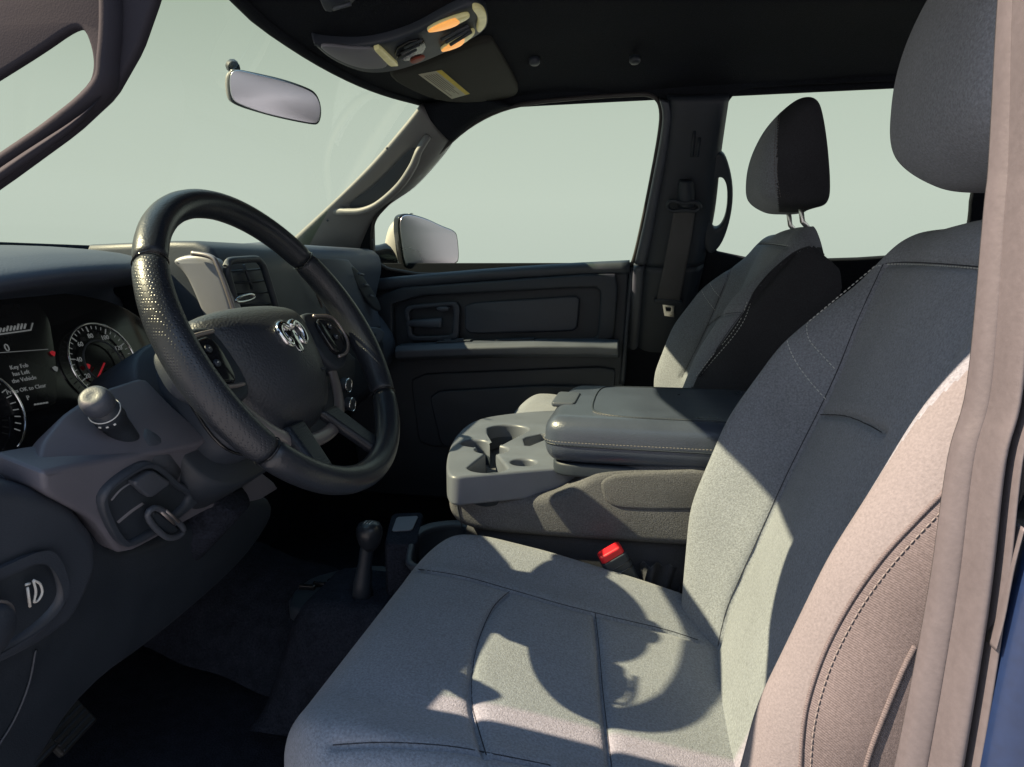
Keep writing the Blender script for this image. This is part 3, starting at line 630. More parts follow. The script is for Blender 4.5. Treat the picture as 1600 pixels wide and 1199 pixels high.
plate('square_button', [chk([PS(*p, .010) for p in [(208, 756), (240, 735), (270, 755), (236, 781)]], 2, q=.12)], NS, .010, PLG, kn, bevel=.003)
strip('finger_scoop', [PS(*p, .004) for p in [(176, 782), (190, 766), (205, 756)]], [PS(*p, .004) for p in [(186, 818), (208, 800), (226, 788)]], NS, -.006, BEZ, kn, depth=.01)
tube('release_lever', cr([PS(*p, .014) for p in [(235, 797), (250, 796), (284, 822), (282, 836), (262, 840), (240, 822), (231, 806)]], 5, True), .0032, PLG, kn, closed=True)
plate('lever_pad', [chk([PS(*p, .013) for p in [(237, 800), (250, 799), (280, 824), (278, 833), (263, 836), (243, 820)]], 2)], NS, .010, PL, kn, bevel=.003)
for k in range(2):
    tube('lever_rib', [PS(252+k*7, 800-k*2, .016), PS(272+k*7, 818-k*2, .016)], .0016, SATIN, kn)
plate('light_switch_bezel', [chk([PS(*p, .002) for p in [(-90, 935), (20, 882), (70, 862), (96, 876), (114, 920), (108, 952), (70, 992), (0, 1036), (-90, 1080)]], 2),
      chk([PS(*p, .002) for p in [(-90, 945), (20, 892), (66, 872), (84, 882), (98, 920), (94, 944), (62, 978), (0, 1020), (-90, 1062)]], 2)], NS, .03, PLM, kn, bevel=.008)
plate('light_switch_panel', [chk([PS(*p, -.004) for p in [(-90, 945), (20, 892), (66, 872), (86, 882), (100, 920), (96, 944), (62, 980), (0, 1024), (-90, 1066)]], 2)], NS, .01, PL, kn)
kc = PS(-40, 990, .006)
YS = np.array([0, 1, 0]); US = np.cross(NS, YS)
def sp_(c, r, a, i=0): return c+NS*i+r*(math.cos(a)*YS+math.sin(a)*US)
loft('light_knob', [[sp_(kc, r, a, h) for a in np.linspace(0, 6.283, 28, endpoint=False)] for r, h in ((.026, -.008), (.026, .010), (.023, .014), (.005, .015))], PLM, kn)
tube('knob_ring', [sp_(kc, .027, a, .006) for a in np.linspace(0, 6.283, 30, endpoint=False)], .0015, SATIN, kn, closed=True)
ik = PS(50, 926, .004)
tube('lamp_icon', cr([PS(*p, .003) for p in [(52, 907), (62, 912), (66, 925), (60, 938), (53, 941)]], 4), .0011, MARK, kn, n=5)
tube('lamp_icon', cr([PS(*p, .003) for p in [(52, 907), (56, 924), (53, 941)]], 4), .0011, MARK, kn, n=5)
tube('lamp_icon', [PS(43, 918, .003), PS(47, 948, .003)], .0012, MARK, kn, n=5)
tube('lamp_icon', [PS(40, 914, .003), PS(47, 912, .003)], .0012, MARK, kn, n=5)
tube('panel_seam', cr([PS(*p, -.018) for p in [(56, 1016), (45, 1070), (20, 1130), (-20, 1190)]], 6), .0012, PLM, kn, n=6)
tube('shaft_cover', cr([(-.50, .43, .52), (-.58, .43, .44), (-.70, .43, .33), (-.85, .43, .2)], 4), .026, CARP, kn, n=18)
# column
tw = math.radians(31.08)
WO = Vector((-.404, .42, .717)); wn = Vector((c_(tw), 0, s_(tw))); wbv = Vector((-s_(tw), 0, c_(tw))); wa = Vector((0, 1, 0))
MW = Matrix((wa, wbv, wn)).transposed().to_4x4(); MW.translation = WO
sc = thing('steering_column', 'grey steering column shroud with light control stalk', 'steering column', WO-wn*.2)
def se(rx, ry, cx, cy, z, n=36, p=3.2):
    return [(cx+rx*math.copysign(abs(math.cos(a))**(2/p), math.cos(a)), cy+ry*math.copysign(abs(math.sin(a))**(2/p), math.sin(a)), z) for a in np.linspace(0, 2*math.pi, n, endpoint=False)]
loft('shroud', [se(.02, .02, 0, -.012, -.034), se(.068, .066, 0, -.014, -.036), se(.074, .072, 0, -.016, -.044), se(.075, .074, 0, -.018, -.09), se(.074, .072, 0, -.02, -.15), se(.07, .07, 0, -.02, -.24)], PLM, sc, xf=MW)
tube('shroud_seam', [np.array(p) for p in se(.0758, .0748, 0, -.018, -.098)], .0018, GLOSS, sc, n=6, closed=True, xf=MW)
loft('shroud_collar', [se(.094, .092, 0, -.02, -.125), se(.098, .096, 0, -.02, -.130), se(.10, .098, 0, -.02, -.20)], PL, sc, xf=MW)
ck = PY(297, 627, .34)
def MWp(x, y, z): return np.array(MW @ Vector((x, y, z)))
p0 = MWp(-.076, -.02, -.075)
loft('key_slot', [[p0+np.array([-.0, -h, 0])+np.array(wn)*(r*1.9*math.cos(a))+np.array(wbv)*(r*.45*math.sin(a)) for a in np.linspace(0, 6.283, 20, endpoint=False)] for r, h in ((.012, -.004), (.011, .002), (.006, .001))], SATIN, sc)
ke = PY(143, 618, .215); kb = PY(214, 704, .285); ax = (kb-ke)/np.linalg.norm(kb-ke)
def ring(c, r, n=26):
    a = np.cross(ax, [0, 0, 1.]); a /= np.linalg.norm(a); b = np.cross(a, ax); return [c+r*(math.cos(t)*a+math.sin(t)*b) for t in np.linspace(0, 6.283185, n, endpoint=False)]
st = loft('stalk', [ring(ke+ax*h, r) for h, r in ((.018, .0110), (.0185, .0132), (.040, .0138), (.0405, .0125), (.058, .0118), (.075, .0110), (.09, .0105), (.14, .0105))], PL, sc)
loft('stalk_cap', [ring(ke+ax*h, r) for h, r in ((.0012, .004), (.0, .0085), (.002, .0118), (.006, .0134), (.0165, .0137), (.018, .0125))], PLG, st)
tube('stalk_band', ring(ke+ax*.026, .0137, 30), .0006, MARK, st, n=5, closed=True)
for k in range(3):
    a = ring(ke+ax*.033, .0138, 40); tube('stalk_mark', [a[28+3*k], a[29+3*k]], .0011, MARK, st, n=5)
loft('stalk_boot', [ring(ke+ax*h, r) for h, r in ((.082, .013), (.085, .019), (.098, .025), (.112, .027), (.15, .027))], PLG, sc)

# ------------------------------------------------------------------ STEERING WHEEL (local: x right, y up, z to the driver)
sw = thing('steering_wheel', 'black leather steering wheel with chrome ram-head emblem', 'steering wheel', mtx=MW)
def rim(a0, a1, m, fat, part):
    secs = []; n = 40
    for i in range(n+1):
        t = i/n; a = math.radians(a0+(a1-a0)*t); k = 1+fat*math.sin(math.pi*t)
        ed = min(1, .90+.10*min(1, min(t, 1-t)/.03))
        s = []
        for q in range(20):
            th = 2*math.pi*q/20; rr = .178+.0150*k*ed*math.cos(th); zz = .0165*k*ed*math.sin(th)
            s.append((rr*math.cos(a), rr*math.sin(a), zz))
        secs.append(s)
    return loft(part, secs, m, sw, xf=MW)
rim(36.6, 145.4, LEA, .03, 'rim_top'); rim(146, 215.6, LEAP, .13, 'rim_grip'); rim(216.2, 324.4, LEA, .03, 'rim_bottom'); rim(325, 396, LEAP, .13, 'rim_grip')
for a in (36.3, 145.7, 215.9, 324.7):
    A = math.radians(a); c = np.array([.178*math.cos(A), .178*math.sin(A), 0])
    tube('rim_seam', [c+.0148*(math.cos(t)*np.array([math.cos(A), math.sin(A), 0]))+np.array([0, 0, .0162*math.sin(t)]) for t in np.linspace(0, 6.283, 24, endpoint=False)], .0007, GLOSS, sw, n=5, closed=True, xf=MW)
ab = [(-.100, .030), (-.098, .046), (-.085, .056), (-.05, .062), (0, .064), (.05, .062), (.085, .056), (.098, .046), (.100, .030), (.094, -.005), (.082, -.045), (.062, -.078), (.035, -.095), (0, -.100), (-.035, -.095), (-.062, -.078), (-.082, -.045), (-.094, -.005)]
dome('airbag_cover', cr([(*p, 0) for p in ab], 4, True), -.050, .008, AIRB, sw, MW, rings=16, power=2.1)
loft('hub_body', [[(x*k, y*k, z) for x, y, *_ in cr([(*p, 0) for p in ab], 3, True)] for k, z in ((1.02, -.052), (1.03, -.058), (.8, -.072), (.4, -.085))], PL, sw, xf=MW)
for sgn in (-1, 1):
    ol = chk([np.array([sgn*x, y, -.016]) for x, y in [(.086, .034), (.112, .040), (.150, .032), (.168, .020), (.170, -.018), (.150, -.034), (.118, -.050), (.082, -.040)]], 2)
    o = plate('spoke', [[np.array(MW @ Vector(p)) for p in ol]], wn, .026, PL, sw, bevel=.006)
    ol = chk([np.array([sgn*x, y, -.010]) for x, y in [(.104, .026), (.138, .022), (.152, .012), (.152, -.012), (.132, -.026), (.106, -.030)]], 2)
    q = plate('button_pad', [[np.array(MW @ Vector(p)) for p in ol]], wn, .010, GLOSS, o, bevel=.003)
    rg = cr([np.array([sgn*x, y, -.009]) for x, y in [(.104, .028), (.140, .025), (.155, .014), (.155, -.013), (.134, -.030), (.106, -.033)]], 6, False)
    tube('pad_ring', rg, .0022, SATIN, o, n=8, xf=MW)
    for yy in (.010, -.006):
        c = np.array([sgn*.128, yy, -.009]); V, F = tube_data([c, c+np.array([0, 0, .0025])], [.0045, .0040], 12); mk('button', V, F, PLM, o, xf=MW)
        V, F = tube_data([c+np.array([-.001, 0, .0026]), c+np.array([.0012, .0006, .0026])], .0007, 5); mk('button_mark', V, F, MARK, o, xf=MW)
    # lower spokes: two arms down to the rim
    sec = []
    for t in np.linspace(0, 1, 8):
        x = sgn*(.040+.028*t); y = -.088-.078*t; w = .020-.004*t; z = -.028+.022*t
        sec.append([(x-w, y, z), (x-w*.8, y, z+.006), (x+w*.8, y, z+.006), (x+w, y, z), (x+w*.7, y, z-.01), (x-w*.7, y, z-.01)])
    loft('lower_spoke', sec, LEAP, sw, xf=MW, bevel=.003)
ut = [(-.108, -.040), (-.094, -.066), (-.072, -.092), (-.040, -.110), (0, -.115), (.040, -.110), (.072, -.092), (.094, -.066), (.108, -.040)]
tube('trim_band', [np.array([x, y, -.028]) for x, y, *_ in cr([(*p, 0) for p in ut], 6)], .0085, SATIN, sw, n=12, flat=(1, .55), xf=MW)
# emblem: oval seat and chrome ram head
MB_ = MW @ Matrix.Translation((0, -.002, .0055)) @ Matrix.Scale(.86, 4)
dome('emblem_seat', se(.036, .031, 0, 0, 0, 40, 2), -.002, .0008, AIRB, sw, MB_, back=.002)
em = dome('emblem', [(-.012, .017), (0, .019), (.012, .017), (.0135, .008), (.0105, -.006), (.008, -.019), (.004, -.023), (-.004, -.023), (-.008, -.019), (-.0105, -.006), (-.0135, .008)], .001, .0045, CHR, sw, MB_, rings=5, back=.001)
for sgn in (-1, 1):
    hp_ = cr([(sgn*x, y, .003) for x, y in [(.004, .016), (.013, .0215), (.022, .0185), (.027, .009), (.0245, -.003), (.017, -.009), (.0125, -.004), (.015, .002)]], 5)
    nn = len(hp_); tube('horn', hp_, [.0060-.0030*i/nn for i in range(nn)], CHR, em, n=10, xf=MB_)
    dome('eye_recess', [(sgn*(.0052+.0016*math.cos(a)), .004+.003*math.sin(a)) for a in np.linspace(0, 6.283, 10, endpoint=False)], .0042, .0048, GLOSS, em, MB_, rings=2, back=.001)
text('airbag_text', 'SRS', np.array(MW @ Vector((.035, -.045, .0012))), wn, wbv, .006, PL, sw)

# ------------------------------------------------------------------ SEATS
def sst(a, b, x): t = np.clip((x-a)/(b-a), 0, 1); return t*t*(3-2*t)
PROF = np.array(cr([(.078, .22), (.092, .28), (.112, .34), (.155, .47), (.207, .625), (.243, .735), (.272, .805), (.292, .832), (.318, .840)], 14))
PL_D = np.r_[0, np.cumsum(np.linalg.norm(np.diff(PROF, axis=0), axis=1))]; PL_D /= PL_D[-1]
def seat_back(yc, dx, dz, bn, bf, nS=230, nU=230, wk=1.0, topk=0.0):
    s = np.linspace(0, 1, nS); cx = np.interp(s, PL_D, PROF[:, 0])+dx; cz = np.interp(s, PL_D, PROF[:, 1])+dz
    k = np.hanning(31); k /= k.sum()
    tx = np.convolve(np.pad(np.gradient(cx), 15, 'edge'), k, 'valid'); tz = np.convolve(np.pad(np.gradient(cz), 15, 'edge'), k, 'valid'); l = np.hypot(tx, tz); tx /= l; tz /= l
    nx, nz = -tz, tx
    w = np.interp(s, [0, .15, .4, .6, .72, .82, .90, .955, .985, 1], [.215, .240, .256, .254, .244, .226, .206, .188, .168, .140])*wk
    w = np.convolve(np.pad(w, 15, 'edge'), k, 'valid')*(1+topk*s**6)
    B = np.interp(s, [0, .12, .35, .55, .72, .86, 1], [.10, .5, 1, 1.0, .72, .15, 0]); B = np.convolve(np.pad(B, 15, 'edge'), k, 'valid')
    th = np.interp(s, [0, .5, .85, .95, 1], [.13, .13, .11, .08, .05])
    u = np.linspace(-1, 1, nU); au = np.abs(u)
    bump = sst(.50, .82, au)
    e = np.clip((au-.78)/.22, 0, 1); rd = 1-np.sqrt(np.clip(1-e*e, 0, 1))
    pf = np.where(u[None] < 0, bn, bf)*B[:, None]
    off = pf*bump[None]-(.058+.4*pf)*rd[None]+.006*np.cos(u*2.2)[None]*(1-bump[None])
    off += .004*np.exp(-((s[:, None]-.42)/.10)**2)*np.exp(-(u[None]/.5)**2)
    X = cx[:, None]+nx[:, None]*off; Z = cz[:, None]+nz[:, None]*off; Y = yc+w[:, None]*u[None]
    G = np.stack([X, Y, Z], 2)
    sides = []
    for sg, col in ((-1, 0), (1, -1)):
        P0 = G[:, col]; rows = []
        for q in np.linspace(0, 1, 14):
            o = off[:, col]*(1-q)-th*q
            yy = yc+sg*(w+.006*np.sin(math.pi*q)-.012*q*q)
            rows.append(np.stack([cx+nx*o, yy, cz+nz*o], 1))
        sides.append(np.stack(rows, 1))
    back = np.stack([sides[0][:, -1]*(1-q)+sides[1][:, -1]*q for q in np.linspace(0, 1, 14)], 1)
    top = np.stack([np.stack([G[-1][::5]*(1-q)+(back[-1][np.linspace(0, 13, len(G[-1][::5])).astype(int)])*q for q in np.linspace(0, 1, 6)], 0)], 0)[0]
    return G, sides, back, top
def cushion(yc, dx, dz, nX=210, nU=230, w0=.258):
    x = np.linspace(0, 1, nX); X = -.345+.50*x
    zt = np.interp(X, [-.345, -.30, -.25, -.13, 0, .1, .16], [.378, .388, .390, .372, .342, .315, .30]); k = np.hanning(41); k /= k.sum(); zt = np.convolve(np.pad(zt, 20, 'edge'), k, 'valid')
    f = np.clip((.13-x)/.13, 0, 1); fr = 1-np.sqrt(np.clip(1-f*f, 0, 1))
    u = np.linspace(-1, 1, nU); au = np.abs(u)
    bump = .016*sst(.55, .85, au); e = np.clip((au-.80)/.20, 0, 1); rd = 1-np.sqrt(np.clip(1-e*e, 0, 1))
    Z = zt[:, None]+bump[None]-.055*rd[None]-.075*fr[:, None]+dz-.006*np.exp(-((X[:, None]+.02)/.1)**2-(u[None]/.4)**2)
    w = w0*(1-.10*f**2)
    Xc = X[:, None]+.055*np.clip((au[None]-.55)/.45, 0, 1)**2*np.clip(1-x[:, None]*2.2, 0, 1)+dx
    G = np.stack([Xc+0*u[None], yc+w[:, None]*u[None]+0*Z, Z], 2)
    # skirt all round
    ring_ = np.concatenate([G[:, 0][::-1], G[0, 1:], G[1:, -1], ]); sk = np.stack([ring_, ring_*[1, 1, 0]+[0, 0, .20+dz]], 0)
    mid = ring_*[1, 1, .5]+[0, 0, .5*(.20+dz)]; cen = np.array([G[:, :, 0].mean(), yc, 0])
    mid[:, :2] += .0*(mid[:, :2]-cen[:2]); lo = sk[1].copy(); lo[:, :2] = cen[:2]+(lo[:, :2]-cen[:2])*.95
    return G, np.stack([ring_, mid, lo], 0)
HPR = [(.030, .000), (.075, -.006), (.118, -.004), (.136, .008), (.136, .05), (.124, .13), (.108, .20), (.094, .232), (.072, .240), (.045, .228), (.012, .190), (-.012, .135), (-.020, .080), (-.012, .030)]
def headrest(parent, yc, X0, Z0, m1, m2, hw=.13, sc=1.0, seam=None):
    pr = np.array([(p[0]*sc, p[1]*sc) for p in [q[:2] for q in cr([(*p, 0) for p in HPR], 12, True)]]); c = pr.mean(0)
    secs = []; N = 160
    for i in range(N+1):
        t = -1+2*i/N; e = max(0, (abs(t)-.60)/.40); k = (1-e**2.4)**(1/2.4) if e < 1 else 0
        k = max(k, .0); shr = .50+.50*k if i not in (0, N) else .45
        secs.append([np.array([X0+c[0]+(p[0]-c[0])*shr+.012*t*t, yc+hw*t*(1 if e < 1 else 1), Z0+c[1]+(p[1]-c[1])*(.62+.38*k)]) for p in pr])
    n = len(pr)
    hr = None
    V = [p for s in secs for p in s]; F = [(i*n+k, i*n+(k+1) % n, (i+1)*n+(k+1) % n, (i+1)*n+k) for i in range(N) for k in range(n)]
    F.append(tuple(range(n-1, -1, -1))); F.append(tuple(N*n+k for k in range(n)))
    hr = mk('headrest', V, F, m1, parent)
    hr.data.materials.append(m2)
    for p in hr.data.polygons:
        if abs(p.center[1]-yc) > hw*.74 or p.normal.x > .45: p.material_index = 1
    bv = BVHTree.FromPolygons([tuple(map(float, v)) for v in V], F)
    return hr, bv

def make_seat(name, label, yc, dx, dz, bn, bf, cdz, seams, threads, cseams, hx, hzz, post_z, wk=1.0, hw=.13, hsc=1.0, ins=None, topk=0.0):
    t = thing(name, label, 'seat', (.05+dx, yc, 0))
    G, sides, back, top = seat_back(yc, dx, dz, bn, bf, wk=wk, topk=topk)
    bv = bvh_of(G)
    G2 = groove(G, [cast(bv, p) for p in seams], .0052, .0028)
    bk = grid_obj('backrest', G2, FAB, t)
    if ins is not None:
        bk.data.materials.append(FABL); b = G2.shape[1]
        a0, a1 = ins
        for i, p in enumerate(bk.data.polygons):
            c = p.index % (b-1)/(b-1)*2-1
            if a0 < c < a1: p.material_index = 1
    for sd in sides:
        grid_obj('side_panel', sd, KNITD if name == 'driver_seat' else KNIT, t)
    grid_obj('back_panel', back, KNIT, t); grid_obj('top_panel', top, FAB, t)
    bv2 = bvh_of(G2)
    for p in threads: 
        q = cast(bv2, p, out=.0004)
        if len(q) > 2: stitches('stitching', q, THREAD, t)
    C, skirt = cushion(yc, dx, cdz)
    bc = bvh_of(C)
    C2 = groove(C, [cast(bc, p) for p in cseams], .0052, .0028)
    for bb, L_ in ((bvh_of(G2), seams), (bvh_of(C2), cseams)):
        for p in L_:
            q = cast(bb, p, out=-.0001)
            if len(q) > 3: tube('seam_line', q, .0006, KNIT, t, n=6)
    cu = grid_obj('seat_cushion', C2, FAB, t); grid_obj('cushion_skirt', skirt, KNIT, t)
    box('seat_base', (-.08+dx, yc, .11), (.40, .42, .20), PL, t, .01)
    hr, hb_ = headrest(t, yc, hx, hzz, FAB, FAB if name == 'driver_seat' else KNIT, hw, hsc)
    for sg in (-1, 1):
        tube('headrest_post', [(hx+.075, yc+sg*.062, hzz+.02), (hx+.085, yc+sg*.062, hzz-.03), (hx+.10, yc+sg*.062, post_z)], .0052, STEEL, t, n=12)
    return t, G2, sides, hr, hb_, C2

D = make_seat('driver_seat', 'grey fabric driver seat in the foreground, lit by the sun', .42, 0, 0, .058, .088, 0,
    seams=[[(1122, 1010), (1128, 980), (1140, 940), (1180, 850), (1230, 740), (1280, 640), (1310, 575), (1340, 500), (1380, 413)],
           [(1282, 648), (1320, 650), (1352, 662), (1378, 676)],
           [(1384, 412), (1420, 410), (1480, 413), (1540, 418)]],
    threads=[[(1545, 421), (1480, 416), (1420, 413), (1384, 413)], [(1376, 415), (1340, 420), (1312, 434), (1290, 452), (1270, 478), (1261, 505), (1264, 530), (1282, 552), (1306, 578)],
             [(1228, 518), (1232, 540), (1244, 566), (1264, 594), (1292, 626)]],
    cseams=[[(600, 885), (640, 888), (720, 900), (800, 922), (880, 945), (960, 965), (1040, 984), (1090, 1000)], [(796, 924), (770, 950), (748, 1000), (738, 1050), (738, 1100), (748, 1140), (760, 1180)],
            [(930, 958), (936, 1010), (942, 1080), (950, 1150), (956, 1200)], [(520, 1164), (600, 1160), (700, 1166), (780, 1180), (860, 1196)]],
    hx=.254, hzz=.880, post_z=.835, hw=.135, hsc=1.06)
t, G2, sides, hr, hb_, C2 = D
# near bolster: twin needle seam and piping on the side panel
bn_ = BVHTree.FromPolygons([tuple(map(float, v)) for v in np.concatenate([G2.reshape(-1, 3), sides[0].reshape(-1, 3)])],
    [(i*G2.shape[1]+j, i*G2.shape[1]+j+1, (i+1)*G2.shape[1]+j+1, (i+1)*G2.shape[1]+j) for i in range(G2.shape[0]-1) for j in range(G2.shape[1]-1)] +
    [(G2.shape[0]*G2.shape[1]+i*14+j, G2.shape[0]*G2.shape[1]+i*14+j+1, G2.shape[0]*G2.shape[1]+(i+1)*14+j+1, G2.shape[0]*G2.shape[1]+(i+1)*14+j) for i in range(G2.shape[0]-1) for j in range(13)])
for P in ([(1476, 768), (1430, 815), (1380, 870), (1330, 940), (1290, 1015), (1264, 1090), (1254, 1150), (1252, 1215)], [(1470, 800), (1430, 842), (1388, 890), (1345, 950), (1305, 1025), (1282, 1090), (1270, 1150), (1266, 1215)]):
    q = cast(bn_, P, out=.0006)
    if len(q) > 3: stitches('stitching', q, THREADP, t, step=.0048, ln=.0036, r=.0006)
q = cast(bn_, [(1430, 1010), (1410, 1050), (1385, 1110), (1362, 1170), (1348, 1220)], out=.0005)
if len(q) > 3: tube('piping', q, .0020, KNITD, t, n=8)

Pp = make_seat('passenger_seat', 'grey fabric passenger seat with black side panel beyond the console', 1.28, -.015, .035, .085, .12, .055,
    seams=[[(1095, 588), (1130, 530), (1165, 482), (1200, 440), (1240, 395)], [(1065, 590), (1100, 520), (1130, 450), (1150, 395), (1170, 365)], [(1150, 382), (1190, 380), (1230, 386)], [(1105, 510), (1130, 492), (1160, 488)]],
    threads=[[(1152, 383), (1190, 380), (1232, 384)], [(1108, 440), (1114, 452), (1126, 466)], [(1094, 450), (1104, 468), (1118, 486)]],
    cseams=[], hx=.218, hzz=.920, post_z=.873, hw=.125, hsc=.86, wk=1.06, topk=.22)
t2, G3, sides3, hr3, hb3, C3 = Pp
b3 = bvh_of(G3)
bs3 = bvh_of(sides3[0])
for P in ([(1088, 588), (1110, 560), (1140, 525), (1158, 498), (1168, 470)], [(1093, 588), (1115, 562), (1145, 527), (1163, 500), (1173, 472)]):
    q = cast(b3, P, out=.0008)
    if len(q) > 3: stitches('stitching', q, THREAD, t2, step=.006, ln=.0038, r=.0008)
for P in ([(1216, 170), (1212, 200), (1210, 240), (1211, 280), (1216, 310)], [(1220, 170), (1216, 200), (1214, 240), (1215, 280), (1220, 310)]):
    q = cast(hb3, P, out=.0008)
    if len(q) > 3: stitches('stitching', q, THREADP, t2, step=.006, ln=.0038, r=.0008)

# ------------------------------------------------------------------ CENTRE SEAT / CONSOLE
mc = thing('jump_seat', 'dark middle jump seat cushion under the folded console', 'seat', (-.1, .84, .2))
plate('seat_cushion', [chk([np.array([x, y, .398]) for x, y in [(-.285, .700), (.12, .700), (.12, 1.00), (-.285, 1.00)]], 2, q=.1)], (0, 0, 1), .10, KNIT, mc, bevel=.025)
box('seat_base', (-.08, .85, .15), (.36, .26, .28), PL, mc, .01)
co = thing('center_console', 'folded centre console with cup holder tray and padded armrest lid', 'console', (-.1, .84, .40))
side = [PY(*p, .685) for p in [(697, 772), (699, 800), (712, 820), (750, 834), (900, 846), (1060, 856), (1130, 860), (1130, 726), (1000, 731), (930, 737), (906, 752), (872, 772), (800, 780)]]
plate('fabric_body', [chk(side, 2, q=.2)], ND, .315, CONF, co, bevel=.016, res=5)
pk = [PY(*p, .683) for p in [(936, 745), (1000, 738), (1130, 732), (1130, 800), (1000, 800), (955, 796), (938, 775)]]
plate('fabric_pocket', [chk(pk, 2)], ND, .02, CONF, co, bevel=.007)
tz = .492
tray = [PZ(*p, tz) for p in [(697, 738), (698, 712), (708, 684), (732, 660), (768, 649), (860, 640), (1100, 636), (1100, 720), (930, 728), (880, 731), (740, 743), (708, 746)]]
circ = [(PZ(793, 671, tz), .040), (PZ(742, 692, tz), .0245), (PZ(762, 729, tz), .031), (PZ(768, 702, tz), .0275)]
def disc(c, r, n=60): return [c+np.array([r*math.cos(a), r*math.sin(a), 0]) for a in np.linspace(0, 2*math.pi, n, endpoint=False)]
cc = circ[3][0]; hole = []
for a in np.linspace(0, 2*math.pi, 220, endpoint=False):
    d = np.array([math.cos(a), math.sin(a), 0]); best = .01
    for c, r in circ:
        m_ = c-cc; b_ = m_ @ d; q_ = b_*b_-(m_ @ m_-r*r)
        if q_ > 0: best = max(best, b_+math.sqrt(q_))
    hole.append(cc+d*best)
hole = chk(hole, 1)
coin = disc(PZ(818, 722, tz), .0195, 40)
notch = chk([PZ(*p, tz) for p in [(800, 682), (812, 672), (830, 676), (826, 688), (806, 694)]], 2)
slot = chk([PZ(*p, tz) for p in [(818, 684), (850, 676), (852, 686), (822, 698)]], 1, q=.15)
plate('cup_tray', [chk(tray, 3, q=.25), hole, coin, slot], (0, 0, 1), .046, TRAY, co, bevel=.005, res=5)
def well(name, lp, dep, m):
    L = [np.array(p) for p in lp]; c = np.mean(L, 0)
    return loft(name, [[p-np.array([0, 0, .012]) for p in L], [c+(p-c)*.93-np.array([0, 0, dep*.9]) for p in L], [c+(p-c)*.86-np.array([0, 0, dep]) for p in L], [c+(p-c)*.02-np.array([0, 0, dep]) for p in L]], m, co, cap=False)
well('cup_well', [cc+(p-cc)*1.02 for p in hole], .062, PL)
cn = np.mean(coin, 0); well('coin_well', [cn+(p-cn)*1.02 for p in coin], .030, TRAY)
sn_ = np.mean(slot, 0); well('slot_well', [sn_+(p-sn_)*1.02 for p in slot], .022, TRAY)
# lid
lz = .578
lid = [PZ(*p, lz) for p in [(856, 668), (858, 636), (876, 612), (915, 603), (1000, 596), (1160, 590)]]
lidp = [(-.150, .705), (-.150, .76), (-.150, .93), (-.142, .985), (-.105, 1.0), (.30, 1.0), (.30, .682), (-.10, .682), (-.135, .688)]
lo = plate('armrest_lid', [chk([np.array([x, y, lz]) for x, y in lidp], 2)], (0, 0, 1), .072, LIDM, co, bevel=.026, res=8)
tube('edge_seam', [np.array([.075+(x-.075)*1.002, .841+(y-.841)*1.002, lz-.041]) for x, y in [p[:2] for p in chk([np.array([x, y, 0]) for x, y in lidp], 3)]], .0013, PL, lo, n=6, closed=True)
plate('lid_floor', [chk([np.array([x+.012, .842+(y-.842)*.95, lz-.072]) for x, y in lidp], 2)], (0, 0, 1), .02, PL, co, bevel=.004)
inl = chk([np.array([x, y, lz+.0002]) for x, y in [(-.085, .95), (-.085, .78), (-.075, .735), (-.04, .712), (.02, .706), (.28, .706), (.28, .975), (-.06, .975)]], 3)
tube('lid_seam', inl, .0014, PL, lo, n=6, closed=True)
bl = bvh_of(np.array([[(x, y, lz+.0006) for y in np.linspace(.6, 1.1, 4)] for x in np.linspace(-.3, .4, 4)]))
ql = [p for p in cr([np.array([x, y, lz+.0006]) for x, y in [(-.079, .74), (-.066, .722), (-.035, .7145), (.02, .7095), (.15, .7095), (.27, .7095)]], 8)]
stitches('stitching', ql, THREADP, lo, step=.005, ln=.0036, r=.0006)
ql = cr([np.array([x, y, lz-.0355]) for x, y in [(-.151, .74), (-.151, .705), (-.136, .6865), (-.10, .6812), (.05, .6805), (.27, .6805)]], 8)
stitches('stitching', ql, THREADP, lo, step=.005, ln=.0036, r=.0006)
lt = plate('latch', [chk([np.array([-.152, y, z]) for y, z in [(.80, .578), (.80, .530), (.88, .530), (.88, .578)]], 2, q=.15)], (-1, 0, 0), .012, PLG, lo, bevel=.004)
plate('latch_top', [chk([np.array([x, y, lz+.0025]) for x, y in [(-.152, .79), (-.112, .79), (-.112, .89), (-.152, .89)]], 2, q=.08)], (0, 0, 1), .008, PLG, lo, bevel=.003)
plate('latch_button', [chk([np.array([-.158, y, z]) for y, z in [(.815, .566), (.815, .545), (.865, .545), (.865, .566)]], 2, q=.15)], (-1, 0, 0), .008, BEZ, lo, bevel=.003)
tube('body_seam', cr([PY(*p, .6845) for p in [(715, 764), (715, 790), (722, 822)]], 5), .0012, PL, co, n=6)

# ------------------------------------------------------------------ SMALL THINGS
bu = thing('belt_buckle', 'black seat belt buckle with bright red release button beside the driver cushion', 'buckle', PY(985, 930, .675))
ux = (PY(950, 855, .655)-PY(1010, 960, .675)); ux /= np.linalg.norm(ux); vx = np.array([.93, .30, 0]); vx = vx-ux*(vx @ ux); vx /= np.linalg.norm(vx); wx = np.cross(ux, vx)
B0 = PY(955, 866, .655)
def bsec(h, a, b): return [B0+ux*h+vx*a*x+wx*b*y for x, y in ((-1, -.7), (-.8, -1), (.8, -1), (1, -.7), (1, .7), (.8, 1), (-.8, 1), (-1, .7))]
loft('housing', [bsec(-.11, .012, .006), bsec(-.07, .017, .009), bsec(-.02, .020, .0115), bsec(-.006, .0205, .012), bsec(-.003, .020, .0115)], PL, bu, bevel=.002)
loft('release_button', [bsec(-.003, .0185, .0105), bsec(.007, .0185, .0105), bsec(.009, .0165, .0085)], RED, bu, bevel=.0015)
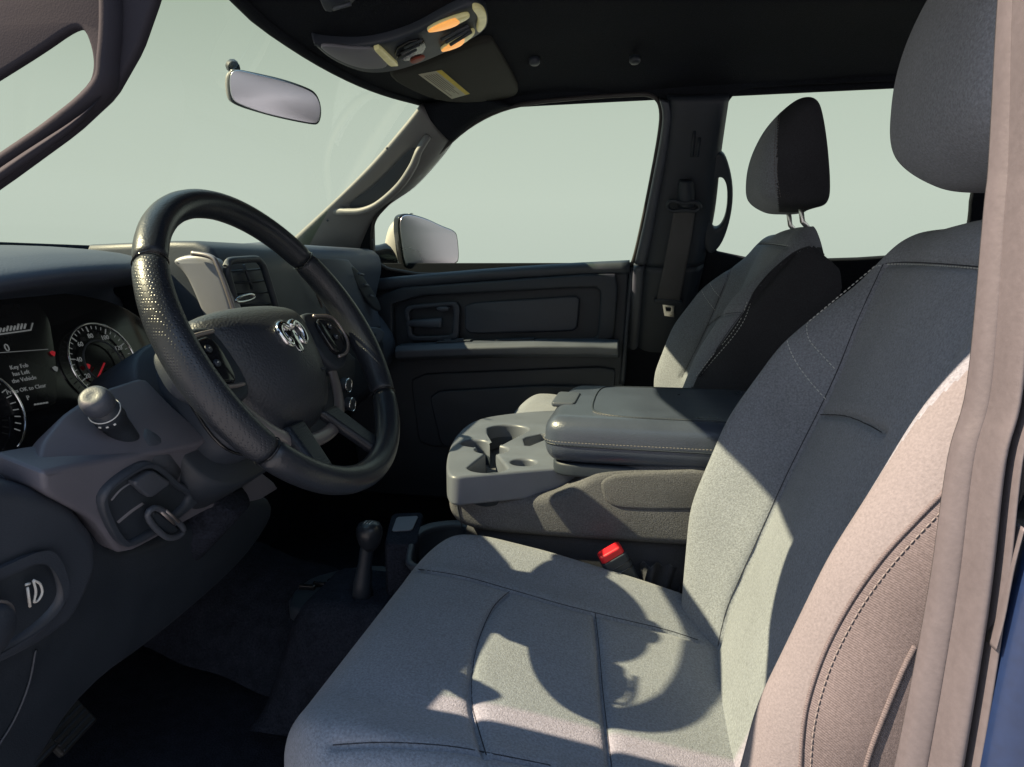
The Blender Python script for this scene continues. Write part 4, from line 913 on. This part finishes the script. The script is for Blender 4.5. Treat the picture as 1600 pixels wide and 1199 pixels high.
for k in range(2): loft('housing_groove', [bsec(-.018-.01*k, .0206-.0006*k, .0121), bsec(-.0165-.01*k, .0206-.0006*k, .0121)], GLOSS, bu)
sl = thing('belt_sleeve', 'crumpled dark fabric sleeve behind the red-button buckle', 'fabric flap', PY(1030, 900, .69))
gs = np.zeros((16, 10, 3))
for i in range(16):
    for j in range(10):
        a = PY(1000+i*4.2, 884+2*math.sin(i*.8)+j*7, .69-.012*math.sin(i*.35)); gs[i, j] = a+np.array([0, .008*math.sin(i*.9+j*.5), .004*math.sin(i*1.3)])
grid_obj('flap', gs, KNIT, sl)
gs2 = gs.copy(); gs2[:, :, 1] += .006; grid_obj('flap_lining', gs2, CONF, sl)
sh = thing('floor_shifter', 'black floor shift lever with round knob beside the driver seat', 'gear lever', PY(560, 930, .70))
kc2 = PY(577, 832, .70); bs = PY(566, 910, .70)
loft('lever', [[p+np.array([r*math.cos(a), r*math.sin(a), 0]) for a in np.linspace(0, 6.283, 14, endpoint=False)] for p, r in ((bs-np.array([0, 0, .03]), .018), (bs, .015), (bs*.6+kc2*.4, .0115), (bs*.3+kc2*.7, .0115), (kc2-np.array([0, 0, .012]), .013))], PL, sh)
loft('knob', [[kc2+np.array([r*math.cos(a), r*math.sin(a), h]) for a in np.linspace(0, 6.283, 22, endpoint=False)] for r, h in ((.010, -.030), (.017, -.020), (.0215, -.004), (.0215, .006), (.018, .014), (.011, .0175), (.001, .018))], LEA, sh)
for k in range(3):
    tube('knob_mark', [kc2+np.array([-.006+.005*k, -.007, .0172]), kc2+np.array([-.006+.005*k, .006, .0172])], .0009, MARK, sh, n=5)
loft('boot', [[bs+np.array([rx*math.cos(a), ry*math.sin(a), h]) for a in np.linspace(0, 6.283, 20, endpoint=False)] for rx, ry, h in ((.05, .04, -.06), (.042, .034, -.048), (.018, .016, -.034), (.013, .012, -.01))], PL, sh)
bz = bs[2]-.045
plate('shifter_plate', [chk([PZ(*p, bz) for p in [(438, 955), (470, 905), (540, 886), (610, 880), (625, 905), (600, 945), (560, 955)]], 2)], (0, 0, 1), .03, PL, sh, bevel=.008)
for k in range(4):
    q = PZ(480+k*22, 918-k*4, bz+.003); box('plate_rib', q, (.03, .008, .01), GLOSS, sh, .002)
stt = thing('floor_tray', 'black open storage tray on the floor in front of the console', 'tray', PY(670, 860, .76))
trl = chk([PZ(*p, .345) for p in [(632, 890), (636, 850), (650, 822), (690, 812), (740, 812), (740, 880)]], 2); tri = chk([PZ(*p, .345) for p in [(642, 886), (646, 852), (658, 830), (694, 820), (736, 820), (736, 876)]], 2)
plate('tray_rim', [trl, tri], (0, 0, 1), .012, PLM, stt, bevel=.004)
L = [np.array(p) for p in tri]; c = np.mean(L, 0)
loft('tray_bin', [[p-np.array([0, 0, .008]) for p in L], [c+(p-c)*.92-np.array([0, 0, .08]) for p in L], [c+(p-c)*.05-np.array([0, 0, .08]) for p in L]], PL, stt, cap=False)
loft('tray_stand', [[c+(p-c)*1.05-np.array([0, 0, .014]) for p in L], [c+(p-c)*1.0-np.array([0, 0, .25]) for p in L]], PL, stt, cap=False)
plate('tray_shelf', [chk([PZ(*p, .346) for p in [(600, 850), (612, 802), (662, 800), (652, 850)]], 1, q=.08)], (0, 0, 1), .20, CARP, stt, bevel=.004)
o = plate('paper_card', [chk([PZ(*p, .3485) for p in [(612, 830), (620, 808), (654, 806), (644, 828)]], 1, q=.08)], (0, 0, 1), .002, PAPER, bevel=.0005); tag(o, 'small pale card lying in front of the floor tray', 'card')
hu = thing('floor_hump', 'black rubber transmission hump cover left of the driver seat', 'floor cover', PY(470, 1000, .66))
gs = np.zeros((24, 20, 3))
for i in range(24):
    for j in range(20):
        x = -.62+.42*i/23; y = .60+.26*j/19; e2 = min(1, min(i, 23-i)/5)*min(1, min(j, 19-j)/5); gs[i, j] = (x, y, .05+.205*math.sin(e2*math.pi/2))
grid_obj('hump_cover', gs, CARP, hu)
def pedal(px, Y, w, h, name, lab, rib=7):
    p = PY(*px, Y); t_ = thing(name, lab, 'pedal', p)
    R_ = Matrix.Rotation(math.radians(-35), 4, 'Y') @ Matrix.Rotation(math.radians(8), 4, 'X')
    box('pad', p, (.012, w, h), RUB, t_, .004, R_)
    for k in range(rib):
        q = R_ @ Vector((.007, 0, -h*.42+h*.84*k/(rib-1))); box('rib', np.array(p)+np.array(q), (.004, w*.86, h*.05), PLM, t_, .001, R_)
    tube('arm', [np.array(p)+np.array(R_ @ Vector((-.006, 0, .0))), np.array(p)+np.array([-.08, 0, .05]), np.array(p)+np.array([-.12, 0, .2])], .008, PL, t_)
pedal((98, 1128), .50, .075, .075, 'brake_pedal', 'ribbed black brake pedal in the dark footwell')
pedal((25, 1178), .40, .09, .07, 'parking_brake_pedal', 'ribbed black foot pedal at the lower left corner')
# the near bolster's outer face is covered in the darker knit, in its sunlit copy, beyond its twin seam
sx_ = np.array([(1600, 640), (1476, 768), (1430, 815), (1380, 870), (1330, 940), (1290, 1015), (1264, 1090), (1254, 1150), (1250, 1230), (1240, 1500)], float)
def projpx(p):
    d = np.array(p)-CAM; z = d @ FW; return W/2+FPX*(d @ RT)/z, H/2-FPX*(d @ UPV)/z
bk_ = [o for o in t.children if o.name.startswith('backrest')][0]
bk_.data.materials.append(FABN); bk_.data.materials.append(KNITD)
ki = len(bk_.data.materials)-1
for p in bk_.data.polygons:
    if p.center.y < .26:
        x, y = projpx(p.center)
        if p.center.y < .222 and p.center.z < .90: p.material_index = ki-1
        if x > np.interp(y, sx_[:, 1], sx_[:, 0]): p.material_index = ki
q = cast(bn_, [tuple(p) for p in sx_[1:9]], out=.0004)
if len(q) > 3: tube('seam_welt', q, .0016, KNITD, t, n=8)

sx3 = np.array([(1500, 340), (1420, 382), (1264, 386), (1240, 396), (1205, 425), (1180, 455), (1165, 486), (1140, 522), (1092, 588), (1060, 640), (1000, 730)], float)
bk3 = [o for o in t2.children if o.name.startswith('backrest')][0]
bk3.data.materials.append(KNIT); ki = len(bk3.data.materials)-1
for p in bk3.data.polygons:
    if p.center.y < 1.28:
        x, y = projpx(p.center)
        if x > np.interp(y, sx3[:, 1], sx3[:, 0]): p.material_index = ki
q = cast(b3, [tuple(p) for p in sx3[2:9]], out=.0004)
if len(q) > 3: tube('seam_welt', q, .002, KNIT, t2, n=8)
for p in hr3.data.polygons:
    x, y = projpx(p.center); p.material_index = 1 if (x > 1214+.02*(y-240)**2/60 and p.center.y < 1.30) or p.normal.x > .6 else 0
